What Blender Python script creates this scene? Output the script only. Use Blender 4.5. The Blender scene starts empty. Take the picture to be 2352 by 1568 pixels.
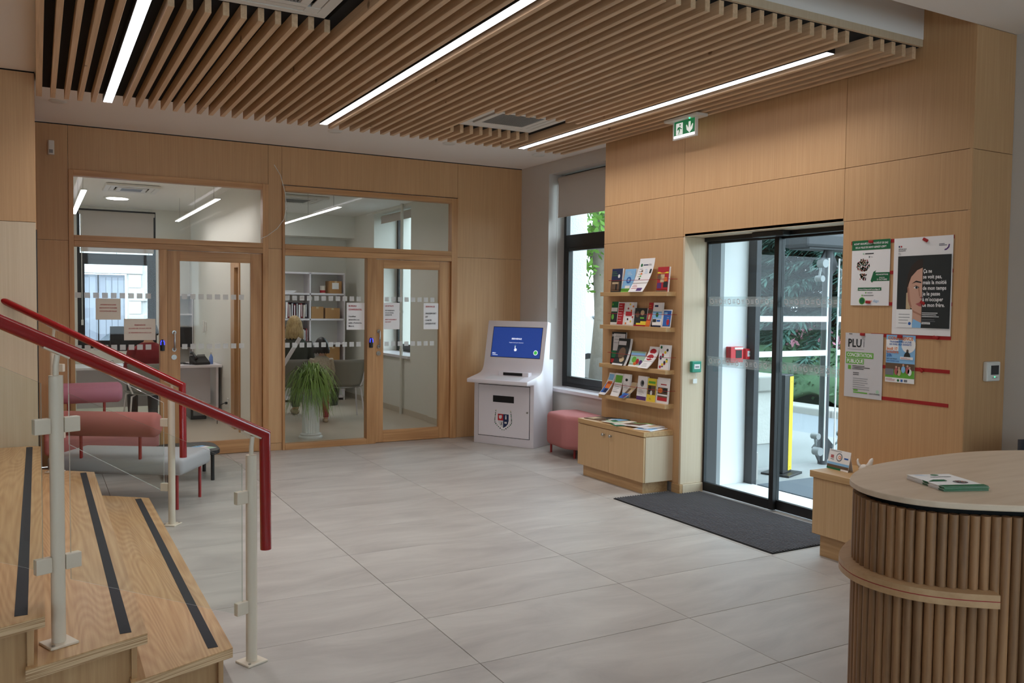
import bpy, bmesh, math, random
from mathutils import Vector, Matrix
random.seed(7)
SC = bpy.context.scene
COL = SC.collection
PI = math.pi

# ------------------------------------------------------------------ camera
def make_camera():
    yaw, pitch, roll = .5069, -.0443, .0118
    cy, sy, cp, sp = math.cos(yaw), math.sin(yaw), math.cos(pitch), math.sin(pitch)
    fwd = Vector((sy*cp, cy*cp, sp)); right = Vector((cy, -sy, 0)); up = right.cross(fwd)
    r = right*math.cos(roll)+up*math.sin(roll); u = up*math.cos(roll)-right*math.sin(roll)
    cd = bpy.data.cameras.new('camera'); cd.sensor_width = 36; cd.sensor_fit = 'HORIZONTAL'
    cd.lens = 1964.97/2352*36; cd.clip_start = .05; cd.clip_end = 300
    co = bpy.data.objects.new('camera', cd); COL.objects.link(co)
    M = Matrix((r, u, -fwd)).transposed().to_4x4(); M.translation = (0, 0, 1.6)
    co.matrix_world = M
    SC.camera = co
make_camera()

# ------------------------------------------------------------------ sky, exposure
def make_world():
    w = bpy.data.worlds.new('overcast_sky'); SC.world = w; w.use_nodes = True
    n = w.node_tree.nodes; b = n['Background']
    b.inputs['Color'].default_value = (.72, .88, 1.0, 1); b.inputs['Strength'].default_value = 6.2
make_world()
STRIP = 8.0        # face of the linear lights in the hall
LED_W = 25.5       # beam of each linear light
LED_NEAR = 5.0  # beam of each unseen light added to the near ceiling
OFFICE = 27.0      # linear lights in the offices
BACKL = 4.0       # faces of the two unseen lights added to the near ceiling
vs = SC.view_settings
vs.view_transform = 'Standard'; vs.look = 'None'; vs.gamma = 1; vs.use_curve_mapping = False
vs.exposure = -0.15
SC.cycles.use_denoising = True
SC.cycles.max_bounces = 10; SC.cycles.diffuse_bounces = 6; SC.cycles.glossy_bounces = 3
SC.cycles.transparent_max_bounces = 24; SC.cycles.sample_clamp_indirect = 6
SC.cycles.caustics_reflective = False; SC.cycles.caustics_refractive = False

# ------------------------------------------------------------------ materials
MATS = {}
def srgb(c):
    return tuple(((v/255)/12.92 if v/255 <= .04045 else ((v/255+.055)/1.055)**2.4) for v in c)
def new_mat(name):
    m = bpy.data.materials.new(name); m.use_nodes = True
    MATS[name] = m
    return m, m.node_tree.nodes, m.node_tree.links, m.node_tree.nodes['Principled BSDF']
def plain(name, c, rough=.6, metal=0, noise=0, scale=8, bump=0, bscale=60, spec=.5, coat=0):
    m, n, l, p = new_mat(name)
    col = srgb(c)
    p.inputs['Base Color'].default_value = (*col, 1); p.inputs['Roughness'].default_value = rough
    p.inputs['Metallic'].default_value = metal; p.inputs['Specular IOR Level'].default_value = spec
    p.inputs['Coat Weight'].default_value = coat; p.inputs['Coat Roughness'].default_value = .1
    tc = n.new('ShaderNodeTexCoord')
    if noise:
        t = n.new('ShaderNodeTexNoise'); t.inputs['Scale'].default_value = scale; t.inputs['Detail'].default_value = 5
        l.new(tc.outputs['Object'], t.inputs['Vector'])
        mx = n.new('ShaderNodeMix'); mx.data_type = 'RGBA'
        mx.inputs[6].default_value = (*[v*(1-noise) for v in col], 1); mx.inputs[7].default_value = (*[min(1, v*(1+noise)) for v in col], 1)
        l.new(t.outputs['Fac'], mx.inputs[0]); l.new(mx.outputs[2], p.inputs['Base Color'])
    if bump:
        t2 = n.new('ShaderNodeTexNoise'); t2.inputs['Scale'].default_value = bscale; t2.inputs['Detail'].default_value = 4
        l.new(tc.outputs['Object'], t2.inputs['Vector'])
        b = n.new('ShaderNodeBump'); b.inputs['Strength'].default_value = bump; b.inputs['Distance'].default_value = .01
        l.new(t2.outputs['Fac'], b.inputs['Height']); l.new(b.outputs[0], p.inputs['Normal'])
    return m
def wood(name, light, dark, axis='z', fine=55, along=2.2, rough=.5, vary=.10, knots=0, rings=0, coat=0):
    """veneer / timber: noise stretched along one axis, an offset per object, optional cathedral rings and knots"""
    m, n, l, p = new_mat(name)
    tc = n.new('ShaderNodeTexCoord'); oi = n.new('ShaderNodeObjectInfo')
    add = n.new('ShaderNodeVectorMath'); add.operation = 'ADD'
    mul = n.new('ShaderNodeVectorMath'); mul.operation = 'SCALE'; mul.inputs['Scale'].default_value = 37.0
    cmb = n.new('ShaderNodeCombineXYZ')
    for k in range(3): l.new(oi.outputs['Random'], cmb.inputs[k])
    l.new(cmb.outputs[0], mul.inputs[0]); l.new(tc.outputs['Object'], add.inputs[0]); l.new(mul.outputs[0], add.inputs[1])
    mp = n.new('ShaderNodeMapping'); s = [fine]*3; s['xyz'.index(axis)] = along
    mp.inputs['Scale'].default_value = s
    l.new(add.outputs[0], mp.inputs['Vector'])
    t = n.new('ShaderNodeTexNoise'); t.inputs['Scale'].default_value = 1; t.inputs['Detail'].default_value = 4; t.inputs['Roughness'].default_value = .6
    l.new(mp.outputs[0], t.inputs['Vector'])
    mp2 = n.new('ShaderNodeMapping'); s2 = [4.0]*3; s2['xyz'.index(axis)] = .5
    mp2.inputs['Scale'].default_value = s2
    l.new(add.outputs[0], mp2.inputs['Vector'])
    t2 = n.new('ShaderNodeTexNoise'); t2.inputs['Scale'].default_value = 1; t2.inputs['Detail'].default_value = 2
    l.new(mp2.outputs[0], t2.inputs['Vector'])
    fac = t.outputs['Fac']
    if rings:
        mp3 = n.new('ShaderNodeMapping'); s3 = [4.0]*3; s3['xyz'.index(axis)] = .45
        mp3.inputs['Scale'].default_value = s3
        l.new(add.outputs[0], mp3.inputs['Vector'])
        t3 = n.new('ShaderNodeTexNoise'); t3.inputs['Scale'].default_value = 1.0; t3.inputs['Detail'].default_value = 1.0; t3.inputs['Distortion'].default_value = .3
        l.new(mp3.outputs[0], t3.inputs['Vector'])
        m1 = n.new('ShaderNodeMath'); m1.operation = 'MULTIPLY'; m1.inputs[1].default_value = rings; l.new(t3.outputs['Fac'], m1.inputs[0])
        m2 = n.new('ShaderNodeMath'); m2.operation = 'PINGPONG'; m2.inputs[1].default_value = .5; l.new(m1.outputs[0], m2.inputs[0])
        m3 = n.new('ShaderNodeMath'); m3.operation = 'MULTIPLY'; m3.inputs[1].default_value = 1.5; l.new(m2.outputs[0], m3.inputs[0])
        mxr = n.new('ShaderNodeMix'); mxr.inputs[0].default_value = .28
        l.new(t.outputs['Fac'], mxr.inputs[2]); l.new(m3.outputs[0], mxr.inputs[3]); fac = mxr.outputs[0]
    ramp = n.new('ShaderNodeValToRGB')
    ramp.color_ramp.elements[0].position = .28; ramp.color_ramp.elements[1].position = .68
    ramp.color_ramp.elements[0].color = (*srgb(dark), 1); ramp.color_ramp.elements[1].color = (*srgb(light), 1)
    l.new(fac, ramp.inputs[0])
    hsv = n.new('ShaderNodeHueSaturation')
    mr = n.new('ShaderNodeMapRange'); mr.inputs['To Min'].default_value = 1-vary; mr.inputs['To Max'].default_value = 1+vary
    sm = n.new('ShaderNodeMath'); sm.operation = 'ADD'; l.new(t2.outputs['Fac'], sm.inputs[0]); l.new(oi.outputs['Random'], sm.inputs[1])
    mr.inputs['From Max'].default_value = 1.6; mr.inputs['From Min'].default_value = .3
    l.new(sm.outputs[0], mr.inputs['Value']); l.new(mr.outputs[0], hsv.inputs['Value']); l.new(ramp.outputs[0], hsv.inputs['Color'])
    out = hsv.outputs[0]
    if knots:
        v = n.new('ShaderNodeTexVoronoi'); v.inputs['Scale'].default_value = knots
        l.new(add.outputs[0], v.inputs['Vector'])
        kr = n.new('ShaderNodeValToRGB'); kr.color_ramp.elements[0].position = .045; kr.color_ramp.elements[1].position = .085
        kr.color_ramp.elements[0].color = (.22, .13, .07, 1); kr.color_ramp.elements[1].color = (1, 1, 1, 1)
        l.new(v.outputs['Distance'], kr.inputs[0])
        mk = n.new('ShaderNodeMix'); mk.data_type = 'RGBA'; mk.blend_type = 'MULTIPLY'; mk.inputs[0].default_value = .8
        l.new(out, mk.inputs[6]); l.new(kr.outputs[0], mk.inputs[7]); out = mk.outputs[2]
    l.new(out, p.inputs['Base Color'])
    p.inputs['Roughness'].default_value = rough; p.inputs['Coat Weight'].default_value = coat; p.inputs['Coat Roughness'].default_value = .25
    return m
def emit(name, c, s):
    m, n, l, p = new_mat(name)
    p.inputs['Base Color'].default_value = (*srgb(c), 1)
    p.inputs['Emission Color'].default_value = (*srgb(c), 1); p.inputs['Emission Strength'].default_value = s
    return m
def glass(name, tint=(.93, .97, .96), refl=1.0, haze=0):
    m, n, l, p = new_mat(name); n.remove(p); o = n['Material Output']
    tr = n.new('ShaderNodeBsdfTransparent'); tr.inputs[0].default_value = (*tint, 1)
    gl = n.new('ShaderNodeBsdfGlossy'); gl.inputs['Roughness'].default_value = .02
    fr = n.new('ShaderNodeFresnel'); fr.inputs['IOR'].default_value = 1.5
    ml = n.new('ShaderNodeMath'); ml.operation = 'MULTIPLY'; ml.inputs[1].default_value = refl
    mx = n.new('ShaderNodeMixShader')
    geo = n.new('ShaderNodeNewGeometry'); fs = n.new('ShaderNodeMath'); fs.operation = 'SUBTRACT'; fs.inputs[0].default_value = 1.0; l.new(geo.outputs['Backfacing'], fs.inputs[1])
    mb_ = n.new('ShaderNodeMath'); mb_.operation = 'MULTIPLY'; l.new(fr.outputs[0], mb_.inputs[0]); l.new(fs.outputs[0], mb_.inputs[1])      # reflect at the outer face only
    l.new(mb_.outputs[0], ml.inputs[0]); l.new(ml.outputs[0], mx.inputs[0]); l.new(tr.outputs[0], mx.inputs[1]); l.new(gl.outputs[0], mx.inputs[2])
    out = mx.outputs[0]
    if haze:
        df = n.new('ShaderNodeBsdfDiffuse'); df.inputs[0].default_value = (.8, .8, .78, 1)
        m2 = n.new('ShaderNodeMixShader'); m2.inputs[0].default_value = haze
        l.new(out, m2.inputs[1]); l.new(df.outputs[0], m2.inputs[2]); out = m2.outputs[0]
    l.new(out, o.inputs[0])
    return m
def tile_mat():
    m, n, l, p = new_mat('floor_tile')
    tc = n.new('ShaderNodeTexCoord'); oi = n.new('ShaderNodeObjectInfo')
    cm = n.new('ShaderNodeCombineXYZ')
    for k in range(2): l.new(oi.outputs['Random'], cm.inputs[k])
    sc = n.new('ShaderNodeVectorMath'); sc.operation = 'SCALE'; sc.inputs['Scale'].default_value = 23
    l.new(cm.outputs[0], sc.inputs[0])
    ad = n.new('ShaderNodeVectorMath'); ad.operation = 'ADD'; l.new(tc.outputs['Object'], ad.inputs[0]); l.new(sc.outputs[0], ad.inputs[1])
    mp = n.new('ShaderNodeMapping'); mp.inputs['Scale'].default_value = (1.1, 3.2, 1); mp.inputs['Rotation'].default_value = (0, 0, .12)
    l.new(ad.outputs[0], mp.inputs['Vector'])
    t = n.new('ShaderNodeTexNoise'); t.inputs['Scale'].default_value = 1.3; t.inputs['Detail'].default_value = 7; t.inputs['Roughness'].default_value = .58; t.inputs['Distortion'].default_value = .7
    l.new(mp.outputs[0], t.inputs['Vector'])
    r = n.new('ShaderNodeValToRGB'); r.color_ramp.elements[0].position = .3; r.color_ramp.elements[1].position = .72
    r.color_ramp.elements[0].color = (*srgb((157, 150, 144)), 1); r.color_ramp.elements[1].color = (*srgb((185, 179, 172)), 1)
    l.new(t.outputs['Fac'], r.inputs[0]); l.new(r.outputs[0], p.inputs['Base Color'])
    p.inputs['Roughness'].default_value = .42; p.inputs['Specular IOR Level'].default_value = .45
    return m
def ply_mat():
    """plywood edge: thin layers stacked in height"""
    m, n, l, p = new_mat('plywood_edge')
    tc = n.new('ShaderNodeTexCoord'); mp = n.new('ShaderNodeMapping'); mp.inputs['Scale'].default_value = (3, 3, 190)
    l.new(tc.outputs['Object'], mp.inputs['Vector'])
    t = n.new('ShaderNodeTexNoise'); t.inputs['Scale'].default_value = 1; t.inputs['Detail'].default_value = 1
    l.new(mp.outputs[0], t.inputs['Vector'])
    r = n.new('ShaderNodeValToRGB'); r.color_ramp.elements[0].position = .38; r.color_ramp.elements[1].position = .6
    r.color_ramp.elements[0].color = (*srgb((160, 122, 84)), 1); r.color_ramp.elements[1].color = (*srgb((214, 184, 146)), 1)
    l.new(t.outputs['Fac'], r.inputs[0]); l.new(r.outputs[0], p.inputs['Base Color']); p.inputs['Roughness'].default_value = .5
    return m

wood('panel_veneer', (200, 159, 115), (187, 145, 101), 'z', 95, 1.6, .5, .05)
wood('panel_veneer_pale', (210, 190, 162), (201, 179, 149), 'z', 95, 1.6, .5, .04)  # paler copy; light on the jamb and lower left panel is in its colour
wood('panel_base', (188, 152, 108), (164, 126, 84), 'y', 50, 2.0, .5, .06)
wood('ash_upright', (200, 154, 106), (170, 122, 78), 'z', 48, 1.6, .45, .10, rings=7)
wood('ash_rail', (200, 154, 106), (170, 122, 78), 'x', 48, 1.6, .45, .10, rings=7)
wood('slat_timber', (222, 190, 154), (196, 162, 126), 'y', 50, 1.5, .55, .09, knots=3.2)
wood('tread_ash', (204, 166, 120), (174, 132, 88), 'y', 60, 1.6, .42, .08, rings=30, coat=.15)
wood('riser_ash', (192, 156, 114), (168, 130, 90), 'z', 40, 1.5, .5, .06)
ply_mat()
wood('counter_oak', (208, 188, 166), (194, 171, 147), 'x', 26, 3.0, .38, .04)
wood('ledge_oak', (186, 150, 112), (168, 130, 92), 'x', 26, 3.0, .42, .05)
wood('dowel_oak', (152, 112, 76), (116, 82, 54), 'z', 60, 3.0, .45, .24)
wood('cabinet_veneer', (205, 170, 126), (193, 156, 112), 'z', 95, 2.0, .5, .05)
wood('cabinet_top_wood', (200, 164, 116), (178, 140, 94), 'y', 50, 2.0, .45, .05)
plain('white_paint', (200, 194, 188), .75, noise=.02)
plain('ceiling_white', (240, 235, 230), .85)
plain('office_wall', (220, 217, 208), .8)
plain('office_ceiling', (234, 231, 225), .8)
plain('exterior_render', (236, 236, 232), .9, noise=.05, scale=14, bump=.6, bscale=50)
plain('smooth_plaster', (238, 238, 236), .8)
plain('skirting_tile', (196, 184, 166), .5)
tile_mat()
plain('floor_bed', (126, 116, 106), .8)
plain('office_floor', (196, 184, 166), .4, noise=.05, scale=3)
plain('black_felt', (16, 16, 17), .95)
plain('black_metal', (22, 21, 22), .45)
plain('dark_grey_metal', (54, 54, 56), .6)
plain('grey_metal', (138, 140, 140), .5, .2)
plain('steel', (178, 176, 172), .28, .95)
plain('rail_red', (142, 12, 18), .25, coat=.5)
plain('cream_paint', (214, 202, 184), .42)
plain('white_lacquer', (222, 216, 220), .35, coat=.2)
plain('white_plastic', (222, 220, 214), .45)
plain('black_plastic', (20, 20, 22), .4)
plain('dark_slot', (8, 8, 9), .7)
plain('rubber_black', (34, 33, 34), .8)
plain('mat_ridge', (82, 81, 85), .85)
plain('mat_groove', (14, 14, 14), .9)
plain('antislip', (48, 48, 52), .9, noise=.1, scale=300)
plain('fabric_pink', (178, 114, 112), .95, noise=.05, scale=180, bump=.15, bscale=700)
plain('fabric_pink_dusty', (190, 124, 142), .95, noise=.05, scale=180, bump=.15, bscale=700)
plain('fabric_salmon', (174, 104, 98), .95, noise=.05, scale=180, bump=.15, bscale=700)
plain('fabric_grey', (172, 170, 172), .95, noise=.05, scale=180, bump=.15, bscale=700)
plain('leg_red', (158, 46, 46), .4)
plain('blind_cloth', (198, 188, 178), .9)
plain('paper', (236, 232, 230), .8)
plain('paper_cream', (226, 216, 200), .8)
plain('paper_grey', (206, 202, 202), .8)
plain('ink_black', (24, 24, 26), .8)
plain('ink_grey', (120, 120, 124), .8)
plain('ink_red', (176, 36, 44), .8)
plain('ink_green', (22, 100, 58), .8)
plain('ink_bright_green', (104, 172, 62), .8)
plain('ink_blue', (44, 96, 172), .8)
plain('ink_sky', (136, 186, 226), .8)
plain('ink_navy', (28, 40, 78), .8)
plain('ink_yellow', (232, 206, 60), .8)
plain('ink_orange', (226, 120, 48), .8)
plain('ink_purple', (84, 50, 110), .8)
plain('ink_brown', (104, 80, 60), .8)
plain('ink_beige', (200, 176, 140), .8)
plain('ink_pale_green', (172, 206, 178), .8)
plain('ink_dark', (36, 40, 40), .7)
plain('ink_hair', (52, 40, 32), .8)
plain('ink_skin_shade', (176, 126, 104), .8)
plain('ink_skin', (206, 160, 138), .8)
plain('ink_lip', (176, 92, 92), .8)
plain('ink_white', (240, 238, 236), .8)
plain('cord_red', (150, 24, 34), .7)
plain('tape_red', (160, 26, 26), .5)
def cloth(name, c, tl):
    m, n, l, p = new_mat(name); o = n['Material Output']
    p.inputs['Base Color'].default_value = (*srgb(c), 1); p.inputs['Roughness'].default_value = .9
    tr = n.new('ShaderNodeBsdfTranslucent'); tr.inputs[0].default_value = (*srgb(c), 1)
    mx = n.new('ShaderNodeMixShader'); mx.inputs[0].default_value = tl
    l.new(p.outputs[0], mx.inputs[1]); l.new(tr.outputs[0], mx.inputs[2]); l.new(mx.outputs[0], o.inputs[0])
cloth('blind_fabric', (206, 196, 188), .22)
glass('glass_clear', (.97, .985, .98), .7)
glass('glass_door', (.95, .985, .99), .8)
glass('glass_rail', (.95, .98, .97), .6)
glass('glass_edge', (.70, .82, .76), 1.0, .45)
glass('frosted', (.85, .85, .84), .3, .62)
glass('band_film', (.86, .93, .94), .3, .16)
plain('green_box', (34, 140, 112), .4)
plain('alarm_red', (204, 30, 40), .4)
emit('strip_light', (255, 250, 255), STRIP)
emit('office_light', (255, 250, 250), OFFICE)
emit('office_uplight', (255, 250, 245), OFFICE*.5)
emit('added_hall_light', (255, 246, 238), BACKL)
emit('exit_glow', (255, 255, 255), 3.0)
emit('exit_face', (18, 110, 64), .5)
emit('exit_face_white', (235, 240, 235), .55)
emit('led_green', (60, 255, 150), 4)
emit('led_blue', (50, 60, 255), 3)
emit('screen_blue', (38, 70, 152), .5)
emit('screen_white', (240, 245, 255), .9)
emit('screen_green', (70, 190, 80), .6)
plain('leaf_green', (122, 150, 66), .5, noise=.3, scale=20)
plain('pot_white', (214, 214, 208), .3)
plain('skin', (206, 158, 132), .55)
wood('hair_blond', (214, 186, 130), (136, 104, 60), 'z', 130, 7, .5, .05)
wood('hair_dark', (40, 34, 34), (16, 13, 14), 'z', 130, 7, .45, .05)
plain('jacket_olive', (52, 54, 42), .7, noise=.15, scale=12)
plain('top_red', (122, 26, 32), .85)
plain('top_pattern', (176, 164, 146), .9, noise=.45, scale=38)
plain('trousers_red', (150, 44, 44), .9)
plain('trousers_dark', (44, 46, 54), .9)
plain('shoe_beige', (186, 166, 140), .8)
plain('chair_grey', (132, 128, 120), .55)
plain('cardboard', (176, 132, 84), .85)
plain('folder_red', (140, 40, 42), .8)
plain('folder_dark', (60, 52, 66), .8)
plain('bottle_blue', (120, 150, 214), .3)
plain('car_blue', (84, 132, 190), .25, coat=.6)
plain('car_glass', (60, 72, 78), .15)
plain('shutter_grey', (142, 144, 154), .7)
plain('stone_pale', (196, 192, 186), .9, noise=.06, scale=9, bump=.5, bscale=30)
plain('asphalt', (124, 128, 132), .85, noise=.06, scale=40)
plain('gravel', (140, 140, 138), .95, noise=.25, scale=160, bump=.4, bscale=200)
plain('kerb_stone', (160, 156, 150), .9)
plain('doormat_dark', (86, 92, 98), .95)
plain('hedge_green', (64, 92, 62), .8, noise=.35, scale=12)
plain('conifer_green', (56, 90, 80), .8, noise=.45, scale=3)
plain('conifer_light', (80, 114, 94), .8, noise=.4, scale=3)
plain('broadleaf', (92, 134, 46), .7, noise=.4, scale=4)
plain('bark', (120, 112, 100), .95, noise=.2, scale=14, bump=.5, bscale=40)
plain('bollard_yellow', (236, 204, 30), .5)
plain('petal_pink', (226, 150, 170), .8)
plain('threshold', (226, 228, 228), .6)
plain('porcelain', (226, 216, 206), .3)

# ------------------------------------------------------------------ mesh building
class MB:
    def __init__(s, o=(0, 0, 0)): s.v = []; s.f = []; s.o = Vector(o)
    def add(s, vs_, fs):
        k = len(s.v); s.v += [Vector(p) for p in vs_]; s.f += [tuple(i+k for i in f) for f in fs]; return s
    def box(s, x0, x1, y0, y1, z0, z1):
        return s.add([(x0, y0, z0), (x1, y0, z0), (x1, y1, z0), (x0, y1, z0), (x0, y0, z1), (x1, y0, z1), (x1, y1, z1), (x0, y1, z1)],
                     [(0, 3, 2, 1), (4, 5, 6, 7), (0, 1, 5, 4), (1, 2, 6, 5), (2, 3, 7, 6), (3, 0, 4, 7)])
    def obox(s, M, sx, sy, sz):
        k = len(s.v); s.box(-sx/2, sx/2, -sy/2, sy/2, -sz/2, sz/2)
        for i in range(k, len(s.v)): s.v[i] = M @ s.v[i]
        return s
    def beam(s, p, q, w, h, up=(0, 0, 1)):
        p, q = Vector(p), Vector(q); d = (q-p); L = d.length; d.normalize(); u = Vector(up)
        r = d.cross(u).normalized(); u = r.cross(d)
        M = Matrix((r, d, u)).transposed().to_4x4(); M.translation = (p+q)/2
        return s.obox(M, w, L, h)
    def prism(s, poly, axis, a, b):
        n = len(poly)
        def P(t, c):
            return {'x': (c, t[0], t[1]), 'y': (t[0], c, t[1]), 'z': (t[0], t[1], c)}[axis]
        vv = [P(t, a) for t in poly]+[P(t, b) for t in poly]
        ff = [tuple(range(n))[::-1], tuple(range(n, 2*n))]+[(i, (i+1) % n, n+(i+1) % n, n+i) for i in range(n)]
        return s.add(vv, ff)
    def tube(s, pts, r, n=12, caps=True, flat=None):
        pts = [Vector(p) for p in pts]; m = len(pts); rr = r if isinstance(r, (list, tuple)) else [r]*m
        rings = []; pu = None
        for i in range(m):
            d = (pts[min(i+1, m-1)]-pts[max(i-1, 0)]).normalized()
            if pu is None: pu = Vector((0, 0, 1)) if abs(d.z) < .9 else Vector((1, 0, 0))
            a = d.cross(pu).normalized(); b = a.cross(d).normalized(); pu = b
            ins, k = None, 1.0
            if 0 < i < m-1:
                d0 = (pts[i]-pts[i-1]).normalized(); d1 = (pts[i+1]-pts[i]).normalized()
                d = (d0+d1).normalized(); a = d.cross(pu).normalized() if abs(d.cross(pu).length) > 1e-4 else a; b = a.cross(d).normalized(); pu = b
                if (d1-d0).length > .02: ins = (d1-d0).normalized(); k = 1/max(.55, d.dot(d1))
            ring = []
            for j in range(n):
                o_ = (a*math.cos(2*PI*j/n)+b*math.sin(2*PI*j/n)*(flat or 1))*rr[i]
                if ins is not None: o_ = o_+ins*(o_.dot(ins)*(k-1))
                ring.append(pts[i]+o_)
            rings.append(ring)
        vv = [p for R_ in rings for p in R_]
        ff = [(i*n+j, i*n+(j+1) % n, (i+1)*n+(j+1) % n, (i+1)*n+j) for i in range(m-1) for j in range(n)]
        if caps: ff += [tuple(range(n))[::-1], tuple(range((m-1)*n, m*n))]
        return s.add(vv, ff)
    def cyl(s, p, q, r, n=16, r2=None): return s.tube([p, q], [r, r if r2 is None else r2], n)
    def lathe(s, prof, n=24, c=(0, 0, 0)):
        vv = [(c[0]+r*math.cos(2*PI*j/n), c[1]+r*math.sin(2*PI*j/n), c[2]+z) for r, z in prof for j in range(n)]
        m = len(prof)
        ff = [(i*n+j, i*n+(j+1) % n, (i+1)*n+(j+1) % n, (i+1)*n+j) for i in range(m-1) for j in range(n)]
        ff += [tuple(range(n))[::-1], tuple(range((m-1)*n, m*n))]
        return s.add(vv, ff)
    def ball(s, c, r, n=12, m=8):
        c = Vector(c); r = Vector(r if isinstance(r, (tuple, list)) else (r, r, r))
        vv = [c+Vector((0, 0, -r.z))]
        for i in range(1, m):
            a = -PI/2+PI*i/m
            vv += [c+Vector((r.x*math.cos(a)*math.cos(2*PI*j/n), r.y*math.cos(a)*math.sin(2*PI*j/n), r.z*math.sin(a))) for j in range(n)]
        vv.append(c+Vector((0, 0, r.z))); e = len(vv)-1
        ff = [(0, 1+(j+1) % n, 1+j) for j in range(n)]
        ff += [(1+i*n+j, 1+i*n+(j+1) % n, 1+(i+1)*n+(j+1) % n, 1+(i+1)*n+j) for i in range(m-2) for j in range(n)]
        ff += [(1+(m-2)*n+j, 1+(m-2)*n+(j+1) % n, e) for j in range(n)]
        return s.add(vv, ff)
    def sheet(s, fn, nu, nv, t):
        """solid sheet: fn(u,v)->point for u,v in 0..1, thickened by t along its normal"""
        P = [[Vector(fn(i/nu, j/nv)) for j in range(nv+1)] for i in range(nu+1)]
        vv = []
        for sgn in (1, -1):
            for i in range(nu+1):
                for j in range(nv+1):
                    a = P[min(i+1, nu)][j]-P[max(i-1, 0)][j]; b = P[i][min(j+1, nv)]-P[i][max(j-1, 0)]
                    nrm = a.cross(b).normalized(); vv.append(P[i][j]+nrm*t*.5*sgn)
        W_ = nv+1; K = (nu+1)*W_; ff = []
        for i in range(nu):
            for j in range(nv):
                q = (i*W_+j, (i+1)*W_+j, (i+1)*W_+j+1, i*W_+j+1); ff.append(q); ff.append(tuple(K+x for x in q)[::-1])
        for i in range(nu):
            for j in (0, nv):
                a, b = i*W_+j, (i+1)*W_+j; q = (a, K+a, K+b, b); ff.append(q if j == 0 else q[::-1])
        for j in range(nv):
            for i in (0, nu):
                a, b = i*W_+j, i*W_+j+1; q = (a, b, K+b, K+a); ff.append(q if i == 0 else q[::-1])
        return s.add(vv, ff)
    def mesh(s, name, mats, bevel=0, smooth=False, seg=2, ang=.6):
        me = bpy.data.meshes.new(name)
        me.from_pydata([tuple(p-s.o) for p in s.v], [], s.f)
        bm = bmesh.new(); bm.from_mesh(me)
        bmesh.ops.recalc_face_normals(bm, faces=bm.faces)
        if bevel:
            es = [e for e in bm.edges if len(e.link_faces) == 2 and e.calc_face_angle(0) > ang]
            bmesh.ops.bevel(bm, geom=es, offset=bevel, segments=seg, affect='EDGES', profile=.5, clamp_overlap=True)
        for f in bm.faces: f.smooth = bool(smooth)
        bm.to_mesh(me); bm.free()
        if smooth and smooth != 'all': me.set_sharp_from_angle(angle=.7)
        for m_ in (mats if isinstance(mats, (list, tuple)) else [mats]): me.materials.append(MATS[m_])
        return me
    def build(s, name, mat, parent=None, bevel=0, smooth=False, loc=None, seg=2, ang=.6):
        ob = bpy.data.objects.new(name, s.mesh(name, mat, bevel, smooth, seg, ang)); COL.objects.link(ob)
        ob.location = s.o if loc is None else loc
        if parent is not None: ob.parent = parent
        return ob

def tag(o, label=None, cat=None, group=None, kind=None):
    if label: o['label'] = label
    if cat: o['category'] = cat
    if group: o['group'] = group
    if kind: o['kind'] = kind
    return o
def thing(name, label, cat, loc=(0, 0, 0), rz=0, group=None):
    o = bpy.data.objects.new(name, None); COL.objects.link(o); o.empty_display_size = .1
    o.location = loc; o.rotation_euler = (0, 0, rz)
    return tag(o, label, cat, group)
def setting(name, loc=(0, 0, 0)):
    o = bpy.data.objects.new(name, None); COL.objects.link(o); o.location = loc; o['kind'] = 'structure'; return o
def copy_tree(o, parent=None):
    c = o.copy(); COL.objects.link(c); c.parent = parent
    for ch in list(o.children): copy_tree(ch, c)
    return c
def inst(name, mesh, loc, parent=None, rot=(0, 0, 0), scale=None):
    o = bpy.data.objects.new(name, mesh); COL.objects.link(o); o.location = loc; o.rotation_euler = rot
    if scale: o.scale = scale
    if parent is not None: o.parent = parent
    return o
def B(name, mat, parent, x0, x1, y0, y1, z0, z1, bevel=0, smooth=False):
    """one box part; world coordinates taken relative to an unrotated parent"""
    c = ((x0+x1)/2, (y0+y1)/2, (z0+z1)/2)
    m = MB(c); m.box(x0, x1, y0, y1, z0, z1)
    o = m.build(name, mat, None, bevel, smooth)
    if parent is not None:
        o.parent = parent; o.location = Vector(c)-Vector(parent.location)
    return o
def text_geo(body, size, align='LEFT', bold=False, squeeze=1.0, spacing=1.0):
    cu = bpy.data.curves.new('t', 'FONT'); cu.body = body; cu.size = size; cu.align_x = align; cu.resolution_u = 2
    cu.space_line = spacing
    if bold: cu.offset = size*.02
    ob = bpy.data.objects.new('t', cu)
    me = ob.to_mesh()
    vv = [(v.co.x*squeeze, v.co.y, 0) for v in me.vertices]; ff = [tuple(p.vertices) for p in me.polygons]
    ob.to_mesh_clear(); bpy.data.objects.remove(ob); bpy.data.curves.remove(cu)
    return vv, ff
SMALL_PRINT = ('lettering', 'fine_print', 'bulb_dots', 'crest_laurel')
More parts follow.
